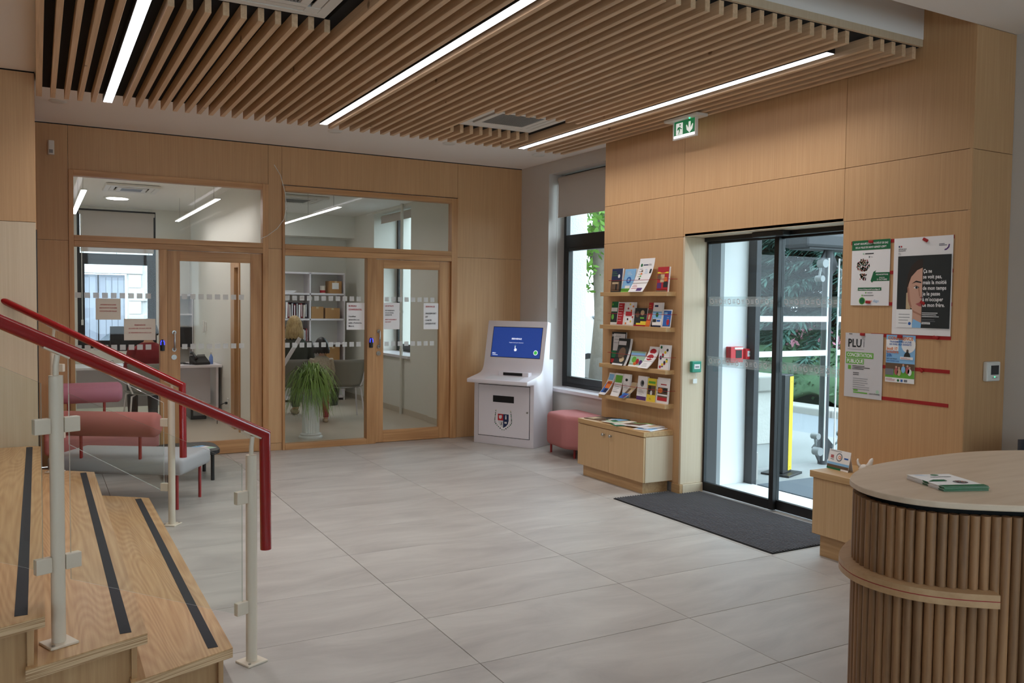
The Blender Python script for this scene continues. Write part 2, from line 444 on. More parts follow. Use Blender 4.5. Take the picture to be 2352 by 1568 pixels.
def print_parts(name, mat, m, parent):
    """printed shapes: one child per shape, fine print and letters joined into one"""
    if name in SMALL_PRINT or len(m.f) == 1: sets = [(m.v, m.f)]
    else:
        par = list(range(len(m.v)))
        def root(i):
            while par[i] != i: i = par[i]
            return i
        for f in m.f:
            for k in f[1:]: par[root(k)] = root(f[0])
        g = {}
        for f in m.f: g.setdefault(root(f[0]), []).append(f)
        sets = []
        for fs in g.values():
            ids = sorted({i for f in fs for i in f}); mp = {i: k for k, i in enumerate(ids)}
            sets.append(([m.v[i] for i in ids], [tuple(mp[i] for i in f) for f in fs]))
    for vv, ff in sets:
        me = bpy.data.meshes.new(name); me.from_pydata([tuple(p) for p in vv], [], ff); me.materials.append(MATS[mat])
        o = inst(name, me, (0, 0, 0), parent)
        if name in SMALL_PRINT: o['kind'] = 'stuff'
class Print:
    """flat print on a sheet: u,v coordinates on a plane in the parent's space, one child mesh per ink"""
    def __init__(s, parent, o, u, v):
        s.p = parent; s.o = Vector(o); s.u = Vector(u).normalized(); s.v = Vector(v).normalized(); s.n = s.u.cross(s.v); s.d = {}; s.lift = {}
    def mb(s, mat, name, lv=1):
        return s.d.setdefault((mat, name, lv), MB())
    def P(s, a, b, lv): return s.o+s.u*a+s.v*b+s.n*(.0007*lv)
    def poly(s, pts, mat, name='printed_block', lv=1):
        s.mb(mat, name, lv).add([s.P(a, b, lv) for a, b in pts], [tuple(range(len(pts)))]); return s
    def rect(s, a0, b0, a1, b1, mat, name='printed_block', lv=1):
        return s.poly([(a0, b0), (a1, b0), (a1, b1), (a0, b1)], mat, name, lv)
    def disc(s, a, b, r, mat, name='printed_emblem', lv=1, ry=None, n=18):
        return s.poly([(a+r*math.cos(2*PI*k/n), b+(ry or r)*math.sin(2*PI*k/n)) for k in range(n)], mat, name, lv)
    def text(s, a, b, body, size, mat, align='LEFT', bold=False, lv=2, squeeze=1.0, width=None, spacing=1.0, name='lettering'):
        vv, ff = text_geo(body, size, align, bold, squeeze, spacing)
        if width and vv:
            w = max(p[0] for p in vv)-min(p[0] for p in vv)
            if w > 0: k = width/w; vv = [(p[0]*k, p[1], 0) for p in vv]
        s.mb(mat, name, lv).add([s.P(a+p[0], b+p[1], lv) for p in vv], ff); return s
    def lines(s, a, b, w, n, step, mat, h=.002, lv=2, seed=1):
        rr = random.Random(seed)
        for k in range(n): s.rect(a, b-k*step, a+w*(.6+.4*rr.random()), b-k*step+h, mat, 'fine_print', lv)
        return s
    def done(s):
        for (mat, name, lv), m in s.d.items(): print_parts(name, mat, m, s.p)

# ================================================================== the setting
W = 4.757; D = 9.168; RX = 5.204; CZ = 3.24
# ---- floor
fl = setting('floor')
B('floor_bed', 'floor_bed', fl, -5, RX, -4, D, -.12, -.008)
tile_mesh = {}
xs = [-5, -3.1, -1.90, -.70, .503, 1.706, 2.909, 4.112, RX]
ys = [3.33+.61*k for k in range(-12, 10)]; ys = [-4]+[y for y in ys if -3.9 < y < D-.05]+[D]
for i in range(len(xs)-1):
    for j in range(len(ys)-1):
        w, h = xs[i+1]-xs[i]-.003, ys[j+1]-ys[j]-.003; key = (round(w, 3), round(h, 3))
        if key not in tile_mesh:
            tile_mesh[key] = MB().box(-w/2, w/2, -h/2, h/2, -.01, 0).mesh('floor_tile', 'floor_tile', .0012, seg=1)
        inst('floor_tile', tile_mesh[key], ((xs[i]+xs[i+1])/2, (ys[j]+ys[j+1])/2, 0), fl)
fo = setting('floor_office')
B('floor_slab', 'office_floor', fo, .1, 5.2, D, 14.7, -.12, 0)
# ---- ceilings
tag(B('ceiling', 'ceiling_white', None, -5, RX, 3.43, D, CZ, CZ+.16), kind='structure')
tag(B('ceiling_near', 'ceiling_white', None, -5, RX, -4, 3.085, CZ, CZ+.16), kind='structure')
tag(B('ceiling_slot', 'ceiling_white', None, -5, RX, 3.0, 3.6, 3.95, 4.05), kind='structure')
tag(B('wall_fascia', 'ceiling_white', None, -5, W, 3.43, 3.5, CZ+.16, 3.95), kind='structure')
tag(B('wall_fascia_near', 'ceiling_white', None, -5, RX, 3.0, 3.085, CZ+.16, 3.95), kind='structure')
tag(B('ceiling_office', 'office_ceiling', None, .1, 5.2, D+.1, 14.7, 3.0, 3.12), kind='structure')

G = .0015
def panels(parent, plane, c, th, rects, mat, bev=.0012):
    """veneer panels; plane 'y': (x0,x1,z0,z1) at y=c..c+th ; plane 'x': (y0,y1,z0,z1) at x=c..c+th"""
    for r in rects:
        a0, a1, z0, z1 = r[:4]; m = r[4] if len(r) > 4 else mat
        if plane == 'y': B('wood_panel', m, parent, a0+G, a1-G, c, c+th, z0+G, z1-G, bev)
        else: B('wood_panel', m, parent, c, c+th, a0+G, a1-G, z0+G, z1-G, bev)

# ---- back wall of the hall
wb = setting('wall_back')
panels(wb, 'y', D, .03, [(0, .27, 2.148, 3.231), (0, .27, .0, 2.148), (.27, 2.138, 2.82, 3.231),
    (2.138, 2.283, 2.15, 3.231), (2.138, 2.283, .08, 2.15), (2.138, 2.283, 0, .08), (2.283, 4.338, 2.83, 3.231), (4.338, RX, 2.138, 3.231), (4.338, RX, .0, 2.138)], 'panel_veneer')
core = MB((0, D, 0))
for x0, x1, z0, z1 in [(0, .27, 0, 3.4), (.27, 2.138, 2.82, 3.4), (2.138, 2.283, 0, 3.4), (2.283, 4.338, 2.83, 3.4), (4.338, RX, 0, 3.4)]:
    core.box(x0, x1, D+.03, D+.10, z0, z1)
core.build('wall_core', 'office_wall', wb)
B('shadow_gap', 'black_felt', wb, 0, RX, D+.005, D+.03, 3.231, CZ)

def ash(parent, name, x0, x1, z0, z1, y0=D-.018, y1=D+.085, m=None):
    return B(name, m or ('ash_upright' if z1-z0 > x1-x0 else 'ash_rail'), parent, x0, x1, y0, y1, z0, z1, .003)
dot = MB().box(-.026, .026, -.0006, .0006, -.026, .026).mesh('frosted_square', 'frosted')
def dots(parent, xsq, y):
    for z in (1.632, 1.125):
        for x in xsq: inst('frosted_square', dot, Vector((x, y, z))-parent.location, parent)
def glazed_screen(name, x0, x1, gl, mull, head, left):
    s = setting(name, (x0, D, 0))
    ash(s, 'stile', x0, gl, 0, 2.82); ash(s, 'stile', x1-.06 if left else x1-.08, x1, 0, 2.82)
    xr = x1-(.06 if left else .08)
    ash(s, 'head_rail', gl, xr, 2.763, 2.82); ash(s, 'transom_rail', gl, xr, 2.151, 2.203); ash(s, 'transom_rail', gl, xr, head, 2.149)
    ash(s, 'mullion', mull[0], mull[1], 0, head)
    ash(s, 'bottom_rail', gl, mull[0], 0, .062)
    B('pane', 'glass_clear', s, gl, xr, D+.03, D+.036, 2.203, 2.763)
    B('pane', 'glass_clear', s, gl, mull[0], D+.03, D+.036, .062, head)
    return s
s1 = glazed_screen('window_1', .27, 2.138, .313, (1.07, 1.138), 2.095, True)
dots(s1, [.345+.0776*k for k in range(9)], D+.028)
s2 = glazed_screen('window_2', 2.283, 4.338, 2.311, (3.227, 3.330), 2.085, False)
dots(s2, [2.345+.0797*k for k in range(11)], D+.028)
def office_door(name, x0, x1, g0, g1, top):
    d = setting(name, (x0, D, 0)); y0, y1 = D+.012, D+.058
    gt = top-.10
    ash(d, 'stile', x0, g0, .005, top, y0, y1); ash(d, 'stile', g1, x1, .005, top, y0, y1)
    ash(d, 'top_rail', g0, g1, gt, top, y0, y1); ash(d, 'bottom_rail', g0, g1, .005, .14, y0, y1)
    B('pane', 'glass_clear', d, g0, g1, y0+.02, y0+.026, .14, gt)
    dots(d, [g0+.045+.0802*k for k in range(int((g1-g0-.02)/.0802))], y0+.018)
    hx = g0-.058; yy = y0-.045
    h = MB(d.location)
    h.tube([(hx, y0, 1.27), (hx, yy+.008, 1.27), (hx, yy, 1.262), (hx, yy, 1.105), (hx, yy+.008, 1.097), (hx, y0, 1.097)], .009, 10)
    h.cyl((hx, y0, 1.27), (hx, y0-.012, 1.27), .02); h.cyl((hx, y0, 1.097), (hx, y0-.012, 1.097), .02)
    tag(h.build('handle', 'steel', d, smooth=True, loc=(0, 0, 0)), 'brushed steel pull handle')
    k = MB(d.location); k.cyl((hx-.002, y0, 1.02), (hx-.002, y0-.01, 1.02), .026, 20); k.cyl((hx-.002, y0, 1.02), (hx-.002, y0-.016, 1.02), .009, 12)
    k.build('lock', 'steel', d, smooth=True, loc=(0, 0, 0))
    return d
door1 = office_door('door_1', 1.141, 2.075, 1.262, 1.960, 2.09)
door2 = office_door('door_2', 3.333, 4.255, 3.430, 4.118, 2.08)

# ---- left: the panelled end wall beside the stairs
wl = setting('wall_left')
panels(wl, 'y', 7.2, .03, [(-1.3, 0, 2.152, 3.231), (-1.3, 0, 0, 2.152, 'panel_veneer_pale'), (-5, -1.3, 2.152, 3.231), (-5, -1.3, 0, 2.152)], 'panel_veneer')  # lower panel's pale veneer paints in the lamplight that misses the upper one
B('wall_core', 'white_paint', wl, -5, -.06, 7.23, D+.1, 0, 3.4)
B('edge_board', 'ash_upright', wl, -.06, .0, 7.23, D, 0, 3.231)
B('shadow_gap', 'black_felt', wl, -5, 0, 7.205, 7.23, 3.231, CZ)
B('dark_edge', 'black_metal', wl, .0, .006, 7.2, 7.235, 0, 2.10)

# ---- right: white outer wall, window, panelled block with the entrance
wr = setting('wall_right')
core = MB()
WY0, WY1, WZ0, WZ1 = 6.9, 8.53, .62, 3.10      # window opening
for b_ in [(RX, 5.66, WY1, D+.1, -.1, 3.6), (RX, 5.66, 5.75, WY0, -.1, 3.6), (RX, 5.66, WY0, WY1, WZ1, 3.6), (RX, 5.66, WY0, WY1, -.1, WZ0), (RX, 5.66, 3.9, 5.75, 2.45, 3.6), (RX, 5.66, 3.09, 3.9, -.1, 3.6), (5.145, 5.66, -4, 3.09, -.1, 4.05)]:
    core.box(*b_)
core.build('wall_core', 'white_paint', wr)
skin = MB()
skin.box(5.66, 5.70, WY1, D+.1, -.1, 3.6); skin.box(5.66, 5.70, 5.75, WY0, -.1, 3.6); skin.box(5.66, 5.70, WY0, WY1, WZ1, 3.6); skin.box(5.66, 5.70, WY0, WY1, -.1, WZ0)
skin.box(5.44, 5.66, WY1-.03, WY1, WZ0, WZ1)
skin.box(5.46, 5.72, WY1-.035, WY1-.03, WZ0, WZ1)
skin.build('render_coat', 'exterior_render', wr)
sk = MB(); sk.box(5.02, 5.66, 5.72, 5.75, 0, 2.45); sk.box(RX, 5.66, 3.9, 5.72, 2.43, 2.45); sk.box(RX, 5.66, 3.9, 3.93, 0, 2.45)
sk.build('smooth_reveal', 'smooth_plaster', wr)
bl = setting('wall_entrance')
panels(bl, 'x', W, .022, [(3.087, 3.986, .0, 2.177), (3.087, 3.986, 2.177, 2.533), (3.087, 3.986, 2.533, 3.94),
    (3.986, 5.622, 2.177, 2.533), (3.986, 5.622, 2.533, 3.24), (5.622, 6.77, .08, 2.177), (5.622, 6.77, 2.177, 2.533), (5.622, 6.77, 2.533, 3.24)], 'panel_veneer')
panels(bl, 'y', 3.085, .022, [(W, 5.145, 0, 2.53), (W, 5.145, 2.53, 3.24)], 'panel_veneer')
panels(bl, 'y', 6.75, .022, [(W+.022, RX, 0, 3.24)], 'panel_veneer')
panels(bl, 'y', 5.600, .022, [(W, 5.03, .08, 2.177)], 'panel_veneer_pale')  # daylight on the jamb painted in as paler veneer
panels(bl, 'y', 3.966, .022, [(W+.022, 5.03, .0, 2.177)], 'panel_veneer_pale')
B('plinth_board', 'panel_base', bl, W-.012, W+.02, 5.59, 5.70, 0, .08, .002)
B('plinth_board', 'panel_base', bl, W-.012, W+.02, 6.70, 6.77, 0, .08, .002)
B('plinth_board', 'panel_veneer_pale', bl, W+.02, 5.0, 5.588, 5.60, 0, .08, .002)
B('soffit_board', 'panel_veneer_pale', bl, W, 5.03, 3.988, 5.60, 2.177, 2.199)
cr = MB(); cr.box(W+.022, 5.03, 5.622, 6.75, 0, 3.24); cr.box(W+.022, 5.14, 3.107, 3.966, 0, 3.94); cr.box(W+.022, RX, 3.966, 5.622, 2.2, 3.24); cr.box(5.03, RX, 5.752, 6.75, 0, 3.24)
cr.build('wall_core', 'white_paint', bl)

# ---- window beside the kiosk
def black_window(name, plane_lo, y0, y1, z0, z1, tz0, tz1, fr=.075):
    """black metal window in a wall along y: transom light above, opening light below"""
    w = setting(name, (plane_lo, y0, z0)); x0, x1 = plane_lo, plane_lo+.06
    for a in [('frame_stile', y0, y0+.045, z0, z1), ('frame_stile', y1-.045, y1, z0, z1), ('frame_rail', y0+.045, y1-.045, z0, z0+.05), ('frame_rail', y0+.045, y1-.045, z1-.05, z1), ('transom_bar', y0+.045, y1-.045, tz0, tz1)]:
        B(a[0], 'black_metal', w, x0, x1, a[1], a[2], a[3], a[4], .004)
    s0, s1_ = x0-.012, x1-.008
    for a in [('sash_stile', y0+.045, y0+.045+fr, z0+.05, tz0), ('sash_stile', y1-.045-fr, y1-.045, z0+.05, tz0), ('sash_rail', y0+.045+fr, y1-.045-fr, z0+.05, z0+.05+fr), ('sash_rail', y0+.045+fr, y1-.045-fr, tz0-.035, tz0)]:
        B(a[0], 'black_metal', w, s0, s1_, a[1], a[2], a[3], a[4], .004)
    B('pane', 'glass_clear', w, x0+.025, x0+.031, y0+.045, y1-.045, tz1, z1-.05)
    B('pane', 'glass_clear', w, x0+.025, x0+.031, y0+.1, y1-.1, z0+.1, tz0-.03)
    return w
black_window('window_3', 5.40, WY0, WY1-.03, .64, 3.1, 2.25, 2.40)
tag(B('window_sill', 'white_lacquer', None, RX-.03, 5.40, WY0, WY1, .60, .64, .004), kind='structure')
def blind(label, c, L, z_top, z_bot, axis, r=.035):
    t = thing('roller_blind', label, 'blind', c)
    m = MB(); e = (0, L, 0) if axis == 'y' else (L, 0, 0)
    m.cyl((0, 0, z_top), (e[0], e[1], z_top), r, 20); m.build('roller_tube', 'blind_cloth', t, smooth=True)
    off = -r
    if axis == 'y': B_(t, 'cloth', 'blind_fabric', off, off+.002, .02, L-.02, z_bot, z_top); B_(t, 'bottom_bar', 'blind_cloth', off-.004, off+.006, .02, L-.02, z_bot-.012, z_bot)
    else: B_(t, 'cloth', 'blind_fabric', .02, L-.02, off, off+.002, z_bot, z_top); B_(t, 'bottom_bar', 'blind_cloth', .02, L-.02, off-.004, off+.006, z_bot-.012, z_bot)
    return t
def B_(parent, name, mat, x0, x1, y0, y1, z0, z1, bevel=0, smooth=False):
    """box part in the parent's own space"""
    c = ((x0+x1)/2, (y0+y1)/2, (z0+z1)/2)
    m = MB(c); m.box(x0, x1, y0, y1, z0, z1)
    return m.build(name, mat, parent, bevel, smooth)
t = blind('grey roller blind half drawn over the window behind the kiosk', (5.34, WY0+.02, 0), WY1-WY0-.06, 3.03, 2.61, 'y', .045)
m = MB(); m.tube([(-.05, 1.56, 2.98), (-.05, 1.56, 1.55)], .004, 6); m.build('pull_chain', 'white_plastic', t)

# ---- hall behind the camera: a wall with two unseen windows added for daylight, and the open side on the left
wn = setting('wall_near')
core = MB()
for b_ in [(-5, -3.6, -4.2, -4, 0, 3.6), (-3.6, -1.0, -4.2, -4, 0, .7), (-3.6, -1.0, -4.2, -4, 2.9, 3.6), (-1.0, 1.0, -4.2, -4, 0, 3.6), (1.0, 3.6, -4.2, -4, 0, .7), (1.0, 3.6, -4.2, -4, 2.9, 3.6), (3.6, 5.66, -4.2, -4, 0, 3.6)]:
    core.box(*b_)
core.build('wall_core', 'white_paint', wn)
tag(B('wall_west', 'white_paint', None, -5.2, -5, -4.2, D+.1, 0, 3.95), kind='structure')
for nm, x0 in (('added_window_4', -3.6), ('added_window_5', 1.0)):
    w = setting(nm, (x0, -4.1, .7))
    for a in [(x0, x0+.06, .7, 2.9), (x0+2.54, x0+2.6, .7, 2.9), (x0+.06, x0+2.54, .7, .76), (x0+.06, x0+2.54, 2.84, 2.9), (x0+1.27, x0+1.33, .76, 2.84)]:
        B('frame_bar', 'black_metal', w, a[0], a[1], -4.13, -4.07, a[2], a[3])
    B('pane', 'glass_clear', w, x0+.06, x0+1.27, -4.103, -4.097, .76, 2.84); B('pane', 'glass_clear', w, x0+1.33, x0+2.54, -4.103, -4.097, .76, 2.84)

# ---- offices behind the glass
of = setting('wall_offices')
oc = MB()
oc.box(2.14, 2.25, D+.1, 10.62, 0, 3.0); oc.box(2.14, 2.25, 11.1, 14.6, 0, 3.0); oc.box(2.14, 2.25, 10.62, 11.1, 2.05, 3.0)       # partition
oc.box(.1, .26, D+.1, 14.6, 0, 3.0)                                                              # left wall of the first office
oc.box(.26, .535, 14.5, 14.7, 0, 3.0); oc.box(1.64, 2.14, 14.5, 14.7, 0, 3.0); oc.box(.535, 1.64, 14.5, 14.7, 0, .84); oc.box(.535, 1.64, 14.5, 14.7, 2.96, 3.0)
oc.box(2.25, 4.7, 14.1, 14.3, 0, 3.0)                                                             # back of the second office
oc.box(2.25, 4.59, 13.65, 14.1, 2.64, 3.0)                                                        # beam
oc.box(4.59, 5.2, 12.72, 14.2, 0, 3.0); oc.box(4.59, 5.2, D+.1, 11.22, 0, 3.0); oc.box(4.59, 5.2, 11.22, 12.72, 0, .80); oc.box(4.56, 4.59, D+.1, 10.5, 0, 3.0)
oc.box(4.59, 5.2, 11.22, 12.72, 2.96, 3.0)
oc.build('wall_core', 'office_wall', of)
sk = MB(); sk.box(4.575, 4.59, 10.5, 14.1, 0, .08); sk.box(4.545, 4.56, D+.1, 10.5, 0, .08); sk.box(2.25, 2.265, 11.1, 14.1, 0, .08); sk.box(2.125, 2.14, 11.1, 14.5, 0, .08); sk.box(.26, 2.14, 14.485, 14.5, 0, .08)
sk.build('skirting', 'skirting_tile', of)
tag(B('window_sill_office', 'white_lacquer', None, 4.55, 4.98, 11.22, 12.72, .80, .84, .004), kind='structure')
black_window('window_6', 4.97, 11.22, 12.72, .84, 2.96, 2.25, 2.40, .06)
w = setting('window_7', (.535, 14.52, .84))
for a in [('frame_stile', .535, .575, .84, 2.96), ('frame_stile', 1.60, 1.64, .84, 2.96), ('frame_rail', .575, 1.60, .84, .88), ('frame_rail', .575, 1.60, 2.91, 2.96), ('transom_bar', .575, 1.60, 2.20, 2.29), ('sash_stile', .575, .635, .88, 2.20), ('sash_stile', 1.52, 1.60, .88, 2.20), ('sash_rail', .635, 1.52, .88, .96), ('sash_rail', .635, 1.52, 2.125, 2.20)]:
    B(a[0], 'black_metal', w, a[1], a[2], 14.52, 14.58, a[3], a[4], .003)
B('pane', 'glass_clear', w, .635, 1.52, 14.55, 14.556, .96, 2.125); B('pane', 'glass_clear', w, .575, 1.60, 14.55, 14.556, 2.29, 2.91)
t = blind('grey roller blind above the window of the left office', (.56, 14.46, 0), 1.06, 2.90, 2.32, 'x', .03)
m = MB(); m.tube([(.035, -.04, 2.85), (.035, -.04, 1.28)], .006, 6); m.box(.02, .05, -.05, -.03, 1.2, 1.28); m.build('pull_chain', 'white_plastic', t)
t = blind('rolled-up white blind over the side window of the right office', (4.72, 11.25, 0), 1.42, 2.90, 2.82, 'y', .04)
d3 = setting('door_3', (2.14, 10.86, 0))
for a in [('jamb', 10.60, 10.655), ('jamb', 10.90, 11.12)]: B(a[0], 'ash_upright', d3, 2.125, 2.265, a[1], a[2], 0, 2.10, .003)
B('head', 'ash_rail', d3, 2.125, 2.265, 10.655, 10.90, 2.0, 2.10, .003); B('pane', 'glass_clear', d3, 2.19, 2.196, 10.655, 10.90, 0, 2.0)
pp = MB((4.555, 11.47, 0)); pp.cyl((4.555, 11.47, 0), (4.555, 11.47, 3.0), .022, 14)
for z in (.9, 1.45, 2.25): pp.cyl((4.555, 11.47, z), (4.555, 11.47, z+.03), .028, 14)
tag(pp.build('heating_pipe', 'office_wall', smooth=True), 'thin cream vertical pipe beside the window of the right office', 'pipe')

# ================================================================== slatted ceiling, lights
SY0, SY1, SZ0, SZ1 = 3.45, 7.46, 3.121, 3.194
sc_ = thing('slatted_ceiling', 'suspended ceiling of parallel timber slats over the hall', 'ceiling slats', (2.4, SY0, SZ0))
sx = [4.70, 4.605, 4.51, 4.41, 4.31]
L3 = 4.21
sx += [4.105-.0960*k for k in range(20)]          # down to about 2.28
L2 = 2.19
sx += [2.10-.0921*k for k in range(17)]           # down to about .63
L1 = .50
sx += [.40, .306, .215, .122]
cass = [(.62, 1.46, 3.97, 4.82), (3.20, 4.05, 6.14, 6.98)]
slat_mesh = {}
for i, x in enumerate(sx):
    segs = [(SY0, SY1)]
    for (a, b, y0, y1) in cass:
        if a-.01 < x < b+.01: segs = [(SY0, y0), (y1, SY1)]
    for (a, b) in segs:
        L = round(b-a, 3)
        if L not in slat_mesh: slat_mesh[L] = MB().box(-.0168, .0168, 0, L, 0, SZ1-SZ0).mesh('slat', 'slat_timber', .0015, seg=1)
        inst('slat', slat_mesh[L], Vector((x, a, SZ0))-sc_.location, sc_)
B('edge_board', 'slat_timber', sc_, .01, .05, SY0, SY1, SZ0, SZ1+.03, .002)
B('end_board', 'panel_veneer_pale', sc_, .05, W-.005, SY0-.022, SY0, SZ1+.002, CZ, .002)
bk = MB(sc_.location)
for b_ in [(.05, W-.01, SY0, 3.97), (.05, .62, 3.97, 4.82), (1.46, W-.01, 3.97, 4.82), (.05, W-.01, 4.82, 6.14), (.05, 3.20, 6.14, 6.98), (4.05, W-.01, 6.14, 6.98), (.05, W-.01, 6.98, SY1)]:
    bk.box(b_[0], b_[1], b_[2], b_[3], SZ1+.001, CZ-.002)
bk.build('backing_felt', 'black_felt', sc_, loc=(0, 0, 0))

def linear_light(x, y0, y1, label, z=3.132, mat='strip_light', w=.062, body='black_metal', wires=True, zc=CZ, group='linear ceiling lights in the hall', watts=LED_W):
    t = thing('linear_light', label, 'ceiling light', (x, y0, z), group=group)
    L = y1-y0
    m = MB(); m.box(-w/2-.004, w/2+.004, -.004, L+.004, .002, .055 if mat != 'office_light' else .016); m.build('housing', body, t)
    m = MB(); m.box(-w/2, w/2, 0, L, 0, .004); m.build('diffuser', mat, t)
    if watts:
        ld = bpy.data.lights.new('led_optic', 'AREA'); ld.shape = 'RECTANGLE'; ld.size = w; ld.size_y = L; ld.energy = watts*L/3.8; ld.spread = math.radians(136); ld.color = (.97, .97, .98)
        lo = bpy.data.objects.new('led_optic', ld); COL.objects.link(lo); lo.parent = t; lo.location = (0, L/2, -.003)
    if wires:
        for k in (.08, .5, .92):
            m = MB(); m.tube([(0, L*k, .015), (0, L*k, zc-z-.045 if body == 'black_metal' else zc-z)], .0025, 6); m.build('hanging_wire', 'steel', t)
    return t
linear_light(L3, 3.66, 7.44, 'long white linear light between slats nearest the entrance wall')
linear_light(L2, 3.62, 7.36, 'long white linear light across the middle of the slatted ceiling')
linear_light(L1, 3.60, 7.45, 'long white linear light at the left edge of the slatted ceiling')
def added_lamp_near(x, lab):  # out-of-view ceiling lights added to help light the hall
    linear_light(x, -2.6, 2.4, lab, z=3.19, mat='added_hall_light', wires=False, body='white_plastic', watts=LED_NEAR)
added_lamp_near(2.9, 'unseen linear light added on the plain ceiling above the counter'); added_lamp_near(-.6, 'unseen linear light added on the plain ceiling beside the stairs')

def cassette(label, x0, x1, y0, y1, z, group=None):
    cx, cy = (x0+x1)/2, (y0+y1)/2; w, h = x1-x0, y1-y0
    t = thing('air_conditioner', label, 'air conditioner', (cx, cy, z), group=group)
    a, b = w/2, h/2
    m = MB()
    ring = [(a, b), (a-.10, b-.10), (a-.18, b-.18)]
    # outer frame with four louvre slots cut between frame and grille
    for (u0, u1, v0, v1) in [(-a, a, -b, -b+.06), (-a, a, b-.06, b), (-a, -a+.06, -b+.06, b-.06), (a-.06, a, -b+.06, b-.06)]: m.box(u0, u1, v0, v1, 0, .03)
    for (u0, u1, v0, v1) in [(-a+.06, -a+.14, -b+.06, -b+.14), (a-.14, a-.06, -b+.06, -b+.14), (-a+.06, -a+.14, b-.14, b-.06), (a-.14, a-.06, b-.14, b-.06)]: m.box(u0, u1, v0, v1, .001, .03)
    m.build('frame', 'white_plastic', t, .004)
    m = MB(); m.box(-a+.02, a-.02, -b+.02, b-.02, .03, .045 if z < CZ-.03 else .035); m.build('casing', 'dark_slot', t)
    for (u0, u1, v0, v1) in [(-a+.14, a-.14, -b+.065, -b+.115), (-a+.14, a-.14, b-.115, b-.065), (-a+.065, -a+.115, -b+.14, b-.14), (a-.115, a-.065, -b+.14, b-.14)]:
        m = MB(); m.box(u0, u1, v0, v1, .004, .01); m.build('louvre', 'white_plastic', t)
    m = MB()
    c = a-.14; d = b-.14
    for (u0, u1, v0, v1) in [(-c, c, -d, -d+.05), (-c, c, d-.05, d), (-c, -c+.05, -d+.05, d-.05), (c-.05, c, -d+.05, d-.05)]: m.box(u0, u1, v0, v1, -.004, .02)
    m.build('grille_frame', 'white_plastic', t, .003)
    bar = MB().box(-.006, .006, -(d-.05), d-.05, -.002, .012).mesh('grille_bar', 'grey_metal')
    n = 22
    for k in range(n): inst('grille_bar', bar, (-c+.05+(2*c-.1)*(k+.5)/n, 0, 0), t)
    return t
cassette('white ceiling air conditioner let into the slats at the top edge', .65, 1.43, 4.0, 4.79, 3.185)
cassette('white ceiling air conditioner let into the slats above the kiosk', 3.23, 4.02, 6.17, 6.95, 3.185)
cassette('white ceiling air conditioner in the left office', .74, 1.36, 11.42, 12.10, 2.965)
cassette('white ceiling air conditioner in the right office', 2.50, 3.45, 11.3, 12.1, 2.965)
for x, y, lab in [(.17, 8.15, 'small white ceiling disc at the left end of the hall'), (2.53, 8.12, 'small white ceiling disc behind the middle light'), (3.73, 8.1, 'small white ceiling disc right of the middle light'), (4.86, 8.2, 'small white ceiling disc above the kiosk window')]:
    m = MB((x, y, CZ)); m.lathe([(.0, -.012), (.055, -.012), (.07, -.003), (.07, 0)], 24, (x, y, CZ)); tag(m.build('ceiling_detector', 'white_plastic', smooth=True), lab, 'detector', 'ceiling discs')
for (x, y0, y1, lab) in [(1.74, 9.78, 12.9, 'hanging linear light along the right wall of the left office'), (.43, 9.78, 12.6, 'hanging linear light along the left wall of the left office'), (3.10, 9.78, 12.4, 'hanging linear light in the right office')]:
    linear_light(x, y0, y1, lab, z=2.70, w=.05, mat='office_light', body='white_plastic', zc=3.0, group='office linear lights', watts=0)
for (x, y, lab) in [(.99, 13.1, 'round downlight in the left office ceiling'), (3.0, 12.9, 'round downlight in the right office ceiling')]:
    t = thing('downlight', lab, 'ceiling light', (x, y, 3.0)); m = MB(); m.lathe([(.12, -.012), (.16, -.012), (.17, 0), (.12, 0)], 28); m.build('trim_ring', 'white_plastic', t, smooth=True)
    m = MB(); m.lathe([(.135, -.017), (.135, -.0122)], 28); m.build('lens', 'office_light', t)

# exit sign
t = thing('exit_sign', 'green running-man exit sign hanging below the slats', 'exit sign', (4.60, 5.44, 3.12))
B_(t, 'mounting_plate', 'white_plastic', -.06, .06, -.20, .20, -.022, 0, .003)
f = .008
for nm, y0, y1, z0, z1 in [('frame_bar', -.14, -.128, -.168, -.022), ('frame_bar', .128, .14, -.168, -.022), ('frame_bar', -.128, .128, -.168, -.156)]: B_(t, nm, 'white_plastic', -.012, .012, y0, y1, z0, z1)
B_(t, 'panel', 'exit_face', -.006, .006, -.128, .128, -.135, -.022); B_(t, 'light_bar', 'exit_glow', -.007, .007, -.128, .128, -.156, -.135)
pr = Print(t, (-.006, .128, -.135), (0, -1, 0), (0, 0, 1))
pr.rect(.022, .004, .105, .098, 'exit_face_white', 'pictogram')
pr.disc(.072, .082, .008, 'exit_face', 'pictogram', 2); pr.poly([(.045, .065), (.075, .068), (.082, .055), (.098, .052), (.098, .046), (.078, .047), (.07, .055), (.072, .034), (.06, .008), (.052, .008), (.06, .034), (.052, .05), (.04, .04), (.033, .044)], 'exit_face', 'pictogram', 2)
pr.poly([(.176, .092), (.200, .092), (.200, .04), (.222, .072), (.230, .066), (.222, .03), (.188, .004), (.154, .03), (.146, .066), (.154, .072), (.176, .04)], 'exit_face_white', 'pictogram')
pr.done()
m = MB(); m.ball((-.03, -.085, -.024), .006); m.build('status_light', 'led_green', t)

